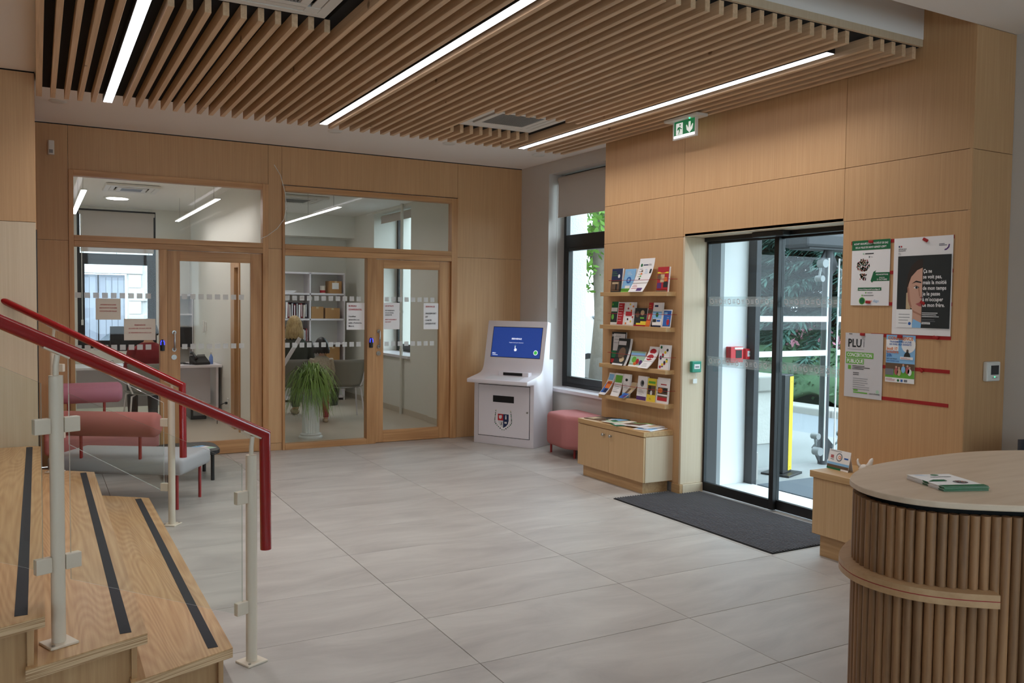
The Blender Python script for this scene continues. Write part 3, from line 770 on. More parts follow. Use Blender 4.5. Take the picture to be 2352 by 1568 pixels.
# white detector on the back wall, badge readers, loose cable
t = thing('motion_detector', 'small white motion detector on the panelling above the left office', 'detector', (.13, D, 2.94))
m = MB(); m.prism([(-.028, 0), (.028, 0), (.028, -.03), (.018, -.042), (-.018, -.042), (-.028, -.03)], 'z', 0, .13); m.build('housing', 'white_plastic', t, .003)
B_(t, 'lens', 'grey_metal', -.016, .016, -.045, -.04, .012, .045, .002)
for (x, lab) in [(1.09, 'black badge reader with blue light beside the left office door'), (3.272, 'black badge reader with blue light beside the right office door')]:
    t = thing('badge_reader', lab, 'badge reader', (x, D-.018, 1.085), group='badge readers')
    m = MB(); m.lathe([(.0, 0), (.022, .004), (.024, .07), (.021, .095), (.012, .112), (.0, .118)], 18)
    for i, p in enumerate(m.v): m.v[i] = Vector((p.x, min(p.y, 0)*.9, p.z))
    m.build('housing', 'black_plastic', t, smooth=True)
    for s in (-1, 1):
        m = MB(); m.tube([(s*.017, -.016, .062), (s*.016, -.017, .088), (s*.008, -.012, .106)], .004, 8); m.build('light_strip', 'led_blue', t, smooth=True)
cb = MB((2.2, D, 3.03)); cp = [(2.20, D, 3.03), (2.26, D-.03, 2.92), (2.30, D-.05, 2.75), (2.315, D-.06, 2.6), (2.29, D-.055, 2.46), (2.22, D-.05, 2.36), (2.12, D-.04, 2.28), (2.05, D-.02, 2.245)]
cb.tube(cp, .0035, 8); tag(cb.build('loose_cable', 'white_plastic', smooth=True), 'thin white cable hanging in a loop between the two glazed screens', 'cable')

# ================================================================== stairs
st = thing('staircase', 'pale plywood stairs rising to the left', 'stairs', (.69, 4.6, 0))
RUN, RISE = .339, .17
yn = lambda x: 3.30+.41*x
yf = lambda x: min(7.185, 7.138-(x-.016)*.785)
NS = 7
def skew(x0, x1, inset=0):
    pts = [(x0, yn(x0)+inset), (x1, yn(x1)+inset), (x1, yf(x1)-inset)]
    xk = -.045
    if x0 < xk < x1: pts.append((xk, yf(xk)-inset))
    pts.append((x0, yf(x0)-inset)); return pts
for k in range(NS):
    z = RISE*(k+1); xn = .69-RUN*k; x0 = xn-RUN-.06 if k < NS-1 else -4.9
    m = MB((xn, 4.6, z)); m.prism(skew(x0, xn), 'z', z-.004, z); o = m.build('tread', 'tread_ash', st); o.location -= st.location
    e = MB((xn, 4.6, z)); e.prism(skew(x0, xn), 'z', z-.04, z-.004); oe = e.build('tread_edge', 'plywood_edge', o); oe.location = (0, 0, 0)
    sN, sF = yn(xn-.06)+.06, yf(xn-.06)-.05
    s = MB((xn, 4.6, z)); s.box(xn-.092, xn-.052, sN, sF, z, z+.0016); os_ = s.build('grip_strip', 'antislip', o); os_.location = (0, 0, 0)
    r = MB((xn, 4.6, z)); r.prism(skew(xn-.055, xn-.035, .03), 'z', z-RISE, z-.04); orr = r.build('riser', 'riser_ash', st); orr.location -= st.location
    # side board under the tread, along the skewed near side
    xa = x0+.0 if k == NS-1 else xn-RUN-.06
    p0, p1 = (xa, yn(xa)+.06), (xn-.055, yn(xn-.055)+.06)
    d = Vector((p1[0]-p0[0], p1[1]-p0[1], 0)).normalized(); nn = Vector((-d.y, d.x, 0))*.02
    b = MB((xn, 4.6, z)); b.prism([p0, p1, (p1[0]+nn.x, p1[1]+nn.y), (p0[0]+nn.x, p0[1]+nn.y)], 'z', 0.0, z-.04); ob = b.build('side_board', 'riser_ash', st); ob.location -= st.location

# ---- railings
def railing(name, label, posts, ends, glass_q, end_drop, clampz):
    """posts: (x,y,zbase,ztop); ends: rail polyline; glass_q: list of 4 corners; clampz: per post list of (z, side)"""
    t = thing(name, label, 'railing', (posts[0][0], posts[0][1], 0))
    o = t.location
    d = (Vector((posts[1][0], posts[1][1], 0))-Vector((posts[0][0], posts[0][1], 0))).normalized()
    ang = math.atan2(d.y, d.x)
    for i, (x, y, zb, zt) in enumerate(posts):
        m = MB(o); m.cyl((x, y, zb), (x, y, zt), .024, 20); p = m.build('post', 'cream_paint', t, smooth=True, loc=(0, 0, 0))
        M = Matrix.Translation((x, y, zb+.005)) @ Matrix.Rotation(ang, 4, 'Z'); m = MB(o); m.obox(M, .10, .10, .01); m.build('base_plate', 'cream_paint', p, .003, loc=(0, 0, 0))
        for sx_ in (-1, 1):
            q = Vector((x, y, zb))+d*.035*sx_+Vector((-d.y, d.x, 0))*.035*sx_; m = MB(o); m.cyl(q+Vector((0, 0, .01)), q+Vector((0, 0, .014)), .006, 8); m.build('bolt', 'steel', p, loc=(0, 0, 0))
        zr = ends(x)
        m = MB(o); m.tube([(x, y, zt), (x, y, zt+.035), (x-d.x*.006, y-d.y*.006, zr-.035)], .010, 12); m.beam((x-d.x*.045, y-d.y*.045, ends(x-d.x*.045)-.027), (x+d.x*.045, y+d.y*.045, ends(x+d.x*.045)-.027), .024, .006)
        m.build('saddle', 'cream_paint', t, smooth=True, loc=(0, 0, 0))
        for (z, side) in clampz[i]:
            c = Vector((x, y, z))+d*side*.052
            M = Matrix.Translation(c) @ Matrix.Rotation(ang, 4, 'Z'); m = MB(o); m.obox(M, .056, .028, .056); cl = m.build('glass_clamp', 'cream_paint', t, .003, loc=(0, 0, 0))
            for dz in (-.014, .014):
                q = c+Vector((0, 0, dz))+Vector((d.y, -d.x, 0))*.014; m = MB(o); m.cyl(q, q+Vector((d.y, -d.x, 0))*.002, .0065, 10); m.build('screw', 'steel', cl, loc=(0, 0, 0))
    for q in glass_q:
        q = [Vector(p) for p in q]; nrm = Vector((-d.y, d.x, 0))*.004
        m = MB(o); m.add([p-nrm for p in q]+[p+nrm for p in q], [(0, 1, 2, 3), (7, 6, 5, 4)]); gp = m.build('glass_panel', 'glass_rail', t, loc=(0, 0, 0))
        m = MB(o); m.add([p-nrm for p in q]+[p+nrm for p in q], [(0, 4, 5, 1), (1, 5, 6, 2), (2, 6, 7, 3), (3, 7, 4, 0)]); m.build('glass_edge', 'glass_edge', gp, loc=(0, 0, 0))
    m = MB(o); m.tube(end_drop, .0245, 20); m.build('handrail', 'rail_red', t, smooth=True, loc=(0, 0, 0))
    return t
zn = lambda x: 1.01+(.874-x)*.515
def on_near(x): return 3.482+(x-.056)*(.326/.758)
NP = [(.814, 3.808, 0, .924), (.056, 3.482, .34, 1.322), (-.70, on_near(-.70), .68, 1.70)]
def rail_path(x1, x0, on, zf, drop):
    p = [(x1+.004, on(x1+.004), drop), (x1, on(x1), zf(x1))]
    return p+[(x0, on(x0), zf(x0))]
def gq(xa, xb, on, za0, za1, zb0, zb1): return [(xa, on(xa), za0), (xb, on(xb), zb0), (xb, on(xb), zb1), (xa, on(xa), za1)]
railing('stair_railing', 'near stair railing with dark red handrail and glass panels', NP, zn,
        [gq(.77, .098, on_near, .224, .89, .568, 1.252), gq(.008, -.66, on_near, .62, 1.298, .964, 1.66)],
        rail_path(.879, -1.5, on_near, zn, .49), [[(.744, 1), (.256, 1)], [(1.142, -1), (.639, -1), (1.142, 1), (.639, 1)], [(1.5, -1), (1.0, -1)]])
zf_ = lambda x: 1.0+(.882-x)*.527
def on_far(x): return 6.428+(x-.822)*(.55/-.72)
FP = [(.822, 6.428, 0, .90), (.10, on_far(.10), .34, 1.30)]
railing('stair_railing', 'far stair railing with bright red handrail beside the sofa', FP, zf_,
        [gq(.775, .19, on_far, .238, .87, .548, 1.20)], rail_path(.888, -.26, on_far, zf_, .487), [[(.73, 1), (.27, 1)], [(1.1, -1), (.62, -1)]])

# ================================================================== seating by the stairs
def bench(label, loc, rz, L, Wd, seat_mat, bol_mat, bx0, bx1, by, bz, group=None, hw=.13):
    t = thing('upholstered_bench', label, 'bench', loc, rz, group)
    m = MB(); m.box(-L/2, L/2, -Wd/2, Wd/2, .40-hw, .40); m.build('seat_cushion', seat_mat, t, .035, True, seg=4)
    for sx_ in (-1, 1):
        for sy_ in (-1, 1):
            m = MB(); m.cyl((sx_*(L/2-.07), sy_*(Wd/2-.07), 0), (sx_*(L/2-.07), sy_*(Wd/2-.07), .40-hw+.01), .012, 12); m.build('leg', 'leg_red', t, smooth=True)
    bl_ = MB(); n = 9
    pts = []; rr = []
    for (dx, r) in [(0, .06), (.012, .08), (.035, .094)]: pts.append((bx0+dx, by, bz)); rr.append(r)
    for (dx, r) in [(.035, .094), (.012, .08), (0, .06)]: pts.append((bx1-dx, by, bz)); rr.append(r)
    bl_.tube(pts, rr, 28); bl_.build('bolster', bol_mat, t, smooth='all')
    for x in (bx0+.16, bx1-.15):
        m = MB(); m.cyl((x, by, .39), (x, by, bz-.05), .012, 12); m.build('bolster_post', 'leg_red', t, smooth=True)
    return t
bench('light grey bench with salmon bolster back, behind the stairs', (.64, 7.305, 0), -.545, 1.05, .57, 'fabric_grey', 'fabric_salmon', -.42, .345, -.265, .655)
bench('pink bench with dusty pink bolster, against the left office glazing', (.50, 8.60, 0), 0.0, .92, .60, 'fabric_pink', 'fabric_pink_dusty', -.42, .185, .13, .735, hw=.16)
t = thing('side_table', 'low black side table behind the grey bench', 'table', (1.17, 8.11, 0))
m = MB(); m.prism([(.26*math.copysign(abs(math.cos(a))**.5, math.cos(a)), .29*math.copysign(abs(math.sin(a))**.5, math.sin(a))) for a in [2*PI*k/40 for k in range(40)]], 'z', .235, .27); m.build('top', 'black_plastic', t, .004)
for sx_ in (-1, 1):
    for sy_ in (-1, 1): m = MB(); m.cyl((sx_*.18, sy_*.22, 0), (sx_*.18, sy_*.22, .236), .016, 12); m.build('leg', 'black_metal', t, smooth=True)
lf = thing('leaflet', 'teal and white leaflet lying on the black side table', 'leaflet', (1.30, 8.05, .2705), .5)
B_(lf, 'sheet', 'paper', -.06, .06, -.10, .10, 0, .002); p = Print(lf, (-.06, -.10, .002), (1, 0, 0), (0, 1, 0)); p.rect(0, .0, .12, .08, 'ink_pale_green'); p.rect(.0, .14, .12, .2, 'ink_sky'); p.done()
lf = thing('leaflet', 'cream leaflet lying on the black side table', 'leaflet', (1.14, 8.0, .2705), -.3)
B_(lf, 'sheet', 'paper_cream', -.06, .06, -.10, .10, 0, .002); p = Print(lf, (-.06, -.10, .002), (1, 0, 0), (0, 1, 0)); p.rect(0.01, .02, .11, .09, 'ink_beige'); p.lines(.01, .18, .09, 5, .014, 'ink_grey'); p.done()
# pink pouf by the window
t = thing('pouf', 'salmon pink pouf between the kiosk and the low cabinet', 'pouf', (5.06, 7.55, 0), -.05)
m = MB(); m.prism([(-.30, .26), (-.33, -.16), (-.20, -.36), (.10, -.38), (.13, .30), (-.1, .34)], 'z', .10, .45)
m.build('cushion', 'fabric_pink', t, .05, True, seg=4)
for x, y in [(-.225, .27), (-.19, -.17), (.06, -.28), (.06, .25)]:
    m = MB(); m.cyl((x, y, 0), (x, y, .12), .012, 10); m.build('leg', 'leg_red', t, smooth=True)

# ================================================================== kiosk
kt = thing('kiosk', 'white self-service kiosk with blue screen and crest in the corner', 'kiosk', (4.384, 8.776, 0), math.atan2(-.8765, .4814))
prof = [(0, 0), (0, .703), (-.15, .706), (-.15, .748), (.06, .79), (.12, .806), (.155, .828), (.178, .862), (.192, .91), (.285, 1.40), (.36, 1.385), (.335, .97), (.42, .97), (.42, 0)]
m = MB(); m.prism(prof, 'x', 0, .80); m.build('body', 'white_lacquer', kt, .006, True, ang=.35)
dr = MB(); dr.box(.066, .743, -.008, .002, .10, .678); dd = dr.build('door', 'white_lacquer', kt, .003)
gp = MB(); gp.box(.060, .749, -.0015, .002, .094, .684); gp.build('door_gap', 'dark_slot', kt)
sl = MB(); sl.box(.266, .545, -.010, -.002, .488, .562); sl.build('slot', 'dark_slot', dd)
lk = MB(); lk.cyl((.722, -.008, .396), (.722, -.014, .396), .010, 14); lk.build('lock', 'steel', dd, smooth=True)
pr = Print(kt, (0, -.0082, 0), (1, 0, 0), (0, 0, 1))
cx = .406; shield = lambda s, yo=0: [(cx-.078*s, .362), (cx-.078*s, .285), (cx-.066*s, .245-.0*yo), (cx-.038*s, .215), (cx, .195-(s-1)*.2), (cx+.038*s, .215), (cx+.066*s, .245), (cx+.078*s, .285), (cx+.078*s, .362)]
pr.poly(shield(1.06), 'ink_white', 'crest', 1)
pr.poly([(cx-.074, .358), (cx-.074, .283), (cx, .283), (cx, .358)], 'ink_red', 'crest', 2)
pr.poly([(cx, .358), (cx, .20), (cx+.036, .219), (cx+.063, .247), (cx+.074, .285), (cx+.074, .358)], 'ink_navy', 'crest', 2)
pr.poly([(cx-.074, .28), (cx-.063, .247), (cx-.036, .219), (cx, .20), (cx, .28)], 'paper_grey', 'crest', 2)
pr.poly([(cx-.058, .342), (cx-.045, .338), (cx-.03, .346), (cx-.016, .338), (cx-.02, .312), (cx-.036, .300), (cx-.055, .308)], 'paper_grey', 'crest', 3)
pr.rect(cx+.027, .30, cx+.045, .332, 'paper_grey', 'crest', 3); pr.disc(cx+.036, .34, .008, 'paper_grey', 'crest', 3); pr.rect(cx+.018, .252, cx+.05, .272, 'paper_grey', 'crest', 3)
pr.poly([(cx-.03, .27), (cx-.026, .27), (cx-.012, .235), (cx-.018, .232)], 'ink_black', 'crest', 3); pr.poly([(cx-.012, .27), (cx-.008, .268), (cx-.03, .23), (cx-.035, .234)], 'ink_black', 'crest', 3)
for sgn in (-1, 1):
    for k in range(13):
        a = k/12; x = cx+sgn*(.100+.012*math.sin(a*3)-.088*max(0, (a-.55)/.45)**1.4); z = .385-.205*a**.9
        pr.disc(x, z, .0075, 'ink_dark' if k % 2 else 'ink_green', 'crest_laurel', 2, .0045+.003*(k % 3)/2)
    pr.disc(cx+sgn*.098, .398, .006, 'ink_beige', 'crest_laurel', 2)
pr.done()
# tilted screen
s0, s1 = Vector((0, .192, .91)), Vector((0, .285, 1.40)); v = (s1-s0).normalized(); nrm = Vector((1, 0, 0)).cross(v)
base = s0+v*.078
sm = MB(); P4 = lambda a, b, o_=0: base+Vector((a, 0, 0))+v*b+nrm*o_
sm.add([P4(.088, 0, .001), (P4(.742, 0, .001)), P4(.742, .345, .001), P4(.088, .345, .001), P4(.088, 0, -.01), P4(.742, 0, -.01), P4(.742, .345, -.01), P4(.088, .345, -.01)], [(0, 1, 2, 3), (0, 4, 5, 1), (1, 5, 6, 2), (2, 6, 7, 3), (3, 7, 4, 0)])
sm.build('screen', 'screen_blue', kt)
fr_ = MB()
for a0, a1, b0, b1 in [(.082, .748, -.006, 0), (.082, .748, .345, .351), (.082, .088, 0, .345), (.742, .748, 0, .345)]:
    fr_.add([P4(a0, b0, .0012), P4(a1, b0, .0012), P4(a1, b1, .0012), P4(a0, b1, .0012)], [(0, 1, 2, 3)])
fr_.build('screen_bezel', 'black_plastic', kt)
pr = Print(kt, base+nrm*.001, (1, 0, 0), v)
pr.text(.415, .205, 'BIENVENUE', .026, 'screen_white', 'CENTER', True); pr.text(.415, .165, 'Touchez l\u2019\u00e9cran pour commencer', .014, 'screen_white', 'CENTER')
pr.text(.105, .032, '09:21', .022, 'screen_white', 'LEFT', True); pr.rect(.108, .018, .180, .022, 'screen_white', 'lettering', 2)
pr.disc(.684, .062, .028, 'screen_white', 'badge', 2); pr.disc(.684, .062, .022, 'screen_green', 'badge', 3)
pr.poly([(.402, .128), (.410, .128), (.410, .104), (.430, .098), (.428, .074), (.404, .070), (.394, .088), (.402, .096)], 'screen_white', 'touch_icon', 2); pr.disc(.406, .132, .012, 'ink_sky', 'touch_icon', 1)
pr.done()
tb = MB(); tb.box(.30, .70, .04, .115, .775, .833); rd = tb.build('document_reader', 'white_lacquer', kt, .006); tb = MB(); tb.box(.37, .62, .036, .05, .793, .824); tb.build('reader_slot', 'dark_slot', rd)
pl = MB(); pl.add([(.20, -.115, .7565), (.68, -.115, .7565), (.66, .02, .784), (.22, .02, .784)], [(0, 1, 2, 3)]); pl.build('glass_plate', 'paper_grey', kt)

# ================================================================== low cabinet with brochure ledges
ct = thing('low_cabinet', 'low two-door wooden cabinet below the brochure ledges', 'cabinet', (4.44, 6.20, 0))
B('body', 'cabinet_veneer', ct, 4.462, W-.001, 5.702, 6.698, .10, .488)
B('plinth', 'panel_base', ct, 4.475, W-.013, 5.75, 6.65, 0, .10, .002)
B('top', 'cabinet_top_wood', ct, 4.44, W-.001, 5.70, 6.70, .490, .533, .003)
for y0, y1, ky in [(5.702, 6.199, 6.16), (6.201, 6.698, 6.268)]:
    d = B('door', 'cabinet_veneer', ct, 4.442, 4.461, y0, y1, .103, .484, .002)
    m = MB(); m.lathe([(.007, 0), (.006, .014), (.013, .018), (.015, .026), (.010, .032), (0, .033)], 16)
    for i, p in enumerate(m.v): m.v[i] = Vector((-p.z, p.x, p.y))
    k = m.build('knob', 'steel', d, smooth=True); k.location = Vector((4.442, ky, .437))-ct.location-d.location
B('side_lining', 'panel_veneer_pale', ct, 4.463, W-.001, 5.6995, 5.7015, .102, .486)
names = ['top', 'second', 'third', 'lowest']
LEDGE = [1.716, 1.411, 1.048, .755]; CORD = [1.824, 1.521, 1.155, .870]
for nm, z, cz in zip(names, LEDGE, CORD):
    t = thing('brochure_ledge', 'wooden brochure ledge with red cord, the %s of four on the wall' % nm, 'shelf', (W, 6.19, z), group='brochure ledges')
    B_(t, 'board', 'cabinet_top_wood', -.10, -.0005, -.49, .49, -.037, 0, .002); 
    m = MB(); m.tube([(-.001, .37, cz-z), (-.092, .365, cz-z), (-.094, 0, cz-z-.004), (-.092, -.50, cz-z), (-.001, -.505, cz-z)], .002, 8); m.build('elastic_cord', 'cord_red', t, smooth=True)

GB = 'leaflets on the wall ledges'
def leaf(label, yl, yr, zb, zt, kind, depth=.022, lean=.02, bend=0.0, shift=0.0, n=6, sheets=1, name='leaflet'):
    """upright leaflet on a ledge; seen left edge yl, right edge yr. bend pushes the foot towards the room, shift moves the foot along the ledge"""
    w, h = yl-yr, zt-zb
    t = thing(name, label, 'leaflet' if name == 'leaflet' else name, (W-.085+depth, yl, zb), group=GB)
    prm = dict(kind)
    def fn(u, v, off=0):
        k = (1-v)
        return (-bend*k**2.2+lean*v-off, -u*w+shift*k**1.6, v*h)
    m = MB(); m.sheet(lambda u, v: fn(u, v), 4, 10 if bend or shift else 3, .0018); m.build('cover', prm.get('base', 'paper'), t)
    for s in range(sheets):
        m = MB(); m.sheet(lambda u, v: (lambda p: (p[0]+.004*(s+1), p[1]-.006*(s+1), p[2]+.0))(fn(u, v)), 2, 6, .0018); m.build('sheet_behind', 'paper', t)
    inks = {}
    def rect(u0, v0, u1, v1, mat, lv=1, nm_='printed_block'):
        mb = inks.setdefault((mat, nm_), MB()); nv = max(1, int((v1-v0)*10)); 
        vv = []; ff = []
        for j in range(nv+1):
            v_ = v0+(v1-v0)*j/nv
            for u_ in (u0, u1): p = fn(u_, v_, .0011+.0005*lv); vv.append(p)
        for j in range(nv): ff.append((2*j, 2*j+1, 2*j+3, 2*j+2))
        mb.add(vv, ff)
    for it in prm.get('items', []):
        if it[0] == 'r': rect(*it[1:])
        elif it[0] == 'd':
            _, u, v, ru, rv, mat = it[:6]; lv = it[6] if len(it) > 6 else 2; mb = inks.setdefault((mat, 'printed_emblem'), MB())
            mb.add([fn(u+ru*math.cos(2*PI*k/14), v+rv*math.sin(2*PI*k/14), .0011+.0005*lv) for k in range(14)], [tuple(range(14))])
        elif it[0] == 'l':
            _, u, v, wu, nn_, st_, mat = it
            for k in range(nn_): rect(u, v-k*st_, u+wu*(.65+.35*((k*7) % 5)/4), v-k*st_+.012, mat, 2, 'fine_print')
        elif it[0] == 't':
            _, u, v, body, size, mat = it[:6]; vv, ff = text_geo(body, size, 'LEFT', True)
            mb = inks.setdefault((mat, 'lettering'), MB()); mb.add([fn(u+p[0]/w, v+p[1]/h, .0026) for p in vv], ff)
    for (mat, nm_), mb in inks.items():
        print_parts(nm_, mat, mb, t)
    return t
def K(base, *items): return {'base': base, 'items': items}
z = LEDGE[0]+.0005
leaf('navy booklet with a timber house photo, on the top ledge', 6.566, 6.405, z, 1.934, K('ink_navy', ('r', 0, 0, 1, .52, 'ink_dark'), ('r', .05, .05, .8, .45, 'ink_brown', 2), ('r', .45, .1, .6, .38, 'ink_black', 3), ('r', .12, .35, .72, .42, 'ink_beige', 3), ('l', .05, .86, .6, 3, .08, 'ink_bright_green'), ('d', .72, .68, .1, .08, 'ink_white')), sheets=2)
leaf('light blue leaflet with a round badge, on the top ledge', 6.364, 6.204, z, 1.926, K('ink_sky', ('r', 0, 0, 1, .16, 'ink_bright_green'), ('r', .3, .16, .75, .28, 'ink_white', 2), ('d', .5, .52, .22, .14, 'ink_blue'), ('d', .5, .52, .1, .07, 'ink_sky', 3), ('l', .28, .86, .45, 3, .06, 'ink_white')), shift=.045, sheets=3)
leaf('tall white sheet curling forward, on the top ledge', 6.144, 5.935, z, 2.012, K('paper', ('d', .18, .8, .07, .05, 'ink_green'), ('r', .3, .79, .62, .82, 'ink_navy', 2), ('l', .66, .82, .24, 2, .03, 'ink_grey'), ('l', .12, .68, .3, 4, .075, 'ink_grey'), ('r', .26, .60, .36, .65, 'ink_brown', 2), ('r', .26, .52, .36, .57, 'ink_orange', 2), ('r', .26, .45, .36, .49, 'ink_bright_green', 2), ('r', .26, .37, .36, .42, 'ink_black', 2), ('r', .82, .55, .94, .68, 'ink_dark', 2), ('l', .5, .66, .22, 3, .05, 'ink_sky'), ('l', .1, .2, .4, 3, .05, 'ink_red'), ('r', .5, .03, .85, .12, 'ink_purple', 2)), bend=.05, shift=.085, sheets=0, n=10)
leaf('red leaflet with crowded fairground pictures, on the top ledge', 5.890, 5.742, z, 1.930, K('ink_red', ('r', 0, 0, .96, .06, 'ink_brown', 2), ('d', .5, .85, .36, .09, 'ink_red', 3), ('r', 0, .74, 1, .8, 'ink_yellow', 2), ('d', .22, .6, .2, .12, 'ink_brown', 2), ('d', .76, .5, .18, .09, 'ink_orange', 2), ('r', .3, .38, .66, .7, 'ink_beige', 2), ('r', .6, .18, 1, .4, 'ink_dark', 2), ('r', .05, .14, .42, .36, 'ink_purple', 2), ('l', .3, .87, .4, 2, .05, 'ink_yellow')), sheets=2)
z = LEDGE[1]+.0005
leaf('green and white leaflet with a garden photo, on the second ledge', 6.561, 6.462, z, 1.630, K('ink_green', ('r', 0, .0, 1, .12, 'paper', 2), ('r', 0, .58, .95, .74, 'paper', 2), ('r', 0, .14, 1, .55, 'ink_dark', 2), ('d', .3, .35, .2, .12, 'ink_bright_green', 3), ('r', .08, .84, .3, .92, 'ink_bright_green', 2)))
leaf('red leaflet with white lines of lettering, on the second ledge', 6.458, 6.350, z, 1.624, K('ink_white', ('r', .08, .04, .9, .96, 'ink_red'), ('l', .16, .86, .6, 7, .11, 'ink_white')), sheets=2, shift=.01)
leaf('leaflet with an orange and red figure pattern, on the second ledge', 6.345, 6.226, z, 1.625, K('paper', *[('d', .18+.2*((k*3) % 5), .1+.09*(k % 10), .09, .045, ['ink_orange', 'ink_red', 'ink_dark', 'ink_yellow'][k % 4], 1+k % 3) for k in range(22)], ('r', .1, .42, .9, .6, 'ink_red', 4)), sheets=4)
leaf('square dark leaflet with a yellow stripe, on the second ledge', 6.204, 6.030, z, 1.573, K('ink_dark', ('d', .25, .65, .14, .18, 'ink_brown'), ('d', .65, .75, .16, .14, 'ink_beige'), ('r', .5, .42, .82, .5, 'ink_bright_green', 3), ('r', 0, 0, 1, .08, 'ink_red', 2), ('r', .2, .08, 1, .18, 'ink_yellow', 2), ('r', .55, .16, 1, .28, 'ink_yellow', 2)))
leaf('narrow red and orange leaflet, on the second ledge', 6.005, 5.945, z, 1.622, K('ink_red', ('r', 0, 0, 1, .25, 'ink_orange', 2), ('r', 0, .55, 1, .72, 'ink_brown', 2), ('r', .3, .3, .7, .5, 'ink_beige', 2), ('l', .1, .88, .7, 2, .08, 'ink_yellow')), shift=.03)
leaf('white and blue leaflet with a green badge, on the second ledge', 5.941, 5.820, z, 1.623, K('paper', ('r', 0, .34, 1, .64, 'ink_sky'), ('d', .5, .5, .16, .1, 'ink_green'), ('r', .05, .2, .45, .32, 'ink_dark', 2), ('r', .5, .22, .9, .3, 'ink_blue', 2), ('r', 0, 0, 1, .07, 'ink_navy'), ('r', .15, .82, .55, .9, 'ink_navy', 2)), sheets=2)
leaf('small blue leaflet with a white border, on the second ledge', 5.806, 5.690, z, 1.564, K('paper', ('r', .07, .06, .93, .94, 'ink_blue'), ('r', .15, .7, .5, .85, 'ink_sky', 2), ('d', .65, .3, .16, .18, 'ink_red'), ('l', .5, .55, .35, 2, .1, 'ink_white')), sheets=0)
z = LEDGE[2]+.0005
leaf('tall dark magazine with a grey cover photo, on the third ledge', 6.565, 6.345, z, 1.348, K('ink_dark', ('r', .14, .42, .96, .95, 'paper_grey'), ('l', .2, .86, .7, 3, .1, 'ink_grey'), ('r', .08, .2, .4, .42, 'ink_green', 3), ('d', .68, .3, .22, .16, 'ink_brown'), ('r', .05, .04, .6, .16, 'ink_red', 2), ('t', .02, .86, '2024', .028, 'ink_white')), sheets=1, depth=.03, name='magazine')
leaf('dark magazine slumping sideways with curled pages, on the third ledge', 6.440, 6.265, z, 1.292, K('ink_dark', ('d', .5, .45, .3, .22, 'ink_brown'), ('r', .05, .75, .7, .9, 'paper_grey', 2), ('d', .65, .22, .2, .1, 'ink_beige'), ('r', 0, .0, .9, .06, 'paper', 2)), bend=.045, shift=.02, sheets=3, depth=.02, name='magazine')
leaf('low pale green leaflet with a drawing of children, on the third ledge', 6.248, 6.045, z, 1.185, K('ink_pale_green', ('r', .0, .7, 1, .9, 'ink_sky'), ('d', .3, .45, .16, .2, 'ink_bright_green'), ('d', .55, .35, .12, .18, 'ink_red'), ('d', .8, .3, .12, .16, 'ink_purple'), ('d', .42, .2, .12, .12, 'ink_orange'), ('r', 0, 0, 1, .1, 'ink_white', 2)), bend=.02)
leaf('white leaflet with red discs curling over, on the third ledge', 5.985, 5.858, z, 1.238, K('paper', ('d', .5, .78, .34, .13, 'ink_red'), ('d', .45, .5, .36, .14, 'ink_red', 1), ('r', .1, .44, .9, .48, 'ink_white', 3), ('r', .2, .66, .9, .69, 'ink_white', 3), ('l', .2, .2, .6, 3, .06, 'ink_grey')), bend=.06, shift=.07)
leaf('white leaflet with scattered coloured drawings, on the third ledge', 5.848, 5.710, z, 1.260, K('paper', *[('d', .2+.2*(k % 4), .1+.1*k % .85, .1, .06, ['ink_red', 'ink_yellow', 'ink_dark', 'ink_green', 'ink_purple'][k % 5], 1+k % 3) for k in range(14)]), sheets=2)
z = LEDGE[3]+.0005
leaf('blue and orange leaflet curling forward, on the lowest ledge', 6.585, 6.492, z, .962, K('paper', ('r', .05, .1, .95, .5, 'ink_blue'), ('r', .2, .3, .95, .62, 'ink_orange', 2), ('r', .1, .68, .9, .95, 'ink_sky', 2), ('r', .4, .12, .95, .28, 'ink_navy', 2)), bend=.055, shift=.075)
leaf('white leaflet with a green top, on the lowest ledge', 6.482, 6.366, z, .966, K('paper', ('r', .05, .6, .95, .92, 'ink_bright_green'), ('l', .12, .5, .7, 5, .08, 'ink_grey')), bend=.03, shift=.02)
leaf('white leaflet with a blue foot and a black swallow, on the lowest ledge', 6.359, 6.258, z, .968, K('paper', ('r', 0, 0, 1, .2, 'ink_sky'), ('d', .5, .75, .2, .06, 'ink_dark'), ('l', .15, .55, .6, 3, .07, 'ink_grey')), sheets=2)
leaf('limp photo leaflet curled into a scroll, on the lowest ledge', 6.235, 6.160, z, .900, K('ink_beige', ('r', 0, 0, 1, .3, 'ink_blue'), ('r', 0, .3, .5, .6, 'ink_brown', 2), ('r', .5, .05, 1, .2, 'ink_purple', 3)), bend=.06, shift=.10)
leaf('white leaflet with a purple foot, on the lowest ledge', 6.143, 6.008, z, .968, K('paper', ('r', 0, 0, 1, .16, 'ink_purple'), ('d', .5, .7, .2, .14, 'ink_grey'), ('d', .55, .72, .12, .08, 'ink_dark', 3), ('l', .15, .42, .6, 4, .06, 'ink_grey')), sheets=2)
leaf('yellow leaflet with a group photo, on the lowest ledge', 6.000, 5.880, z, .958, K('ink_yellow', ('r', .05, .3, .95, .7, 'ink_brown'), ('d', .3, .55, .15, .14, 'ink_dark'), ('d', .5, .38, .12, .1, 'ink_white', 3), ('r', .1, .78, .9, .88, 'ink_bright_green', 2), ('l', .3, .14, .3, 2, .05, 'ink_navy')), sheets=1)
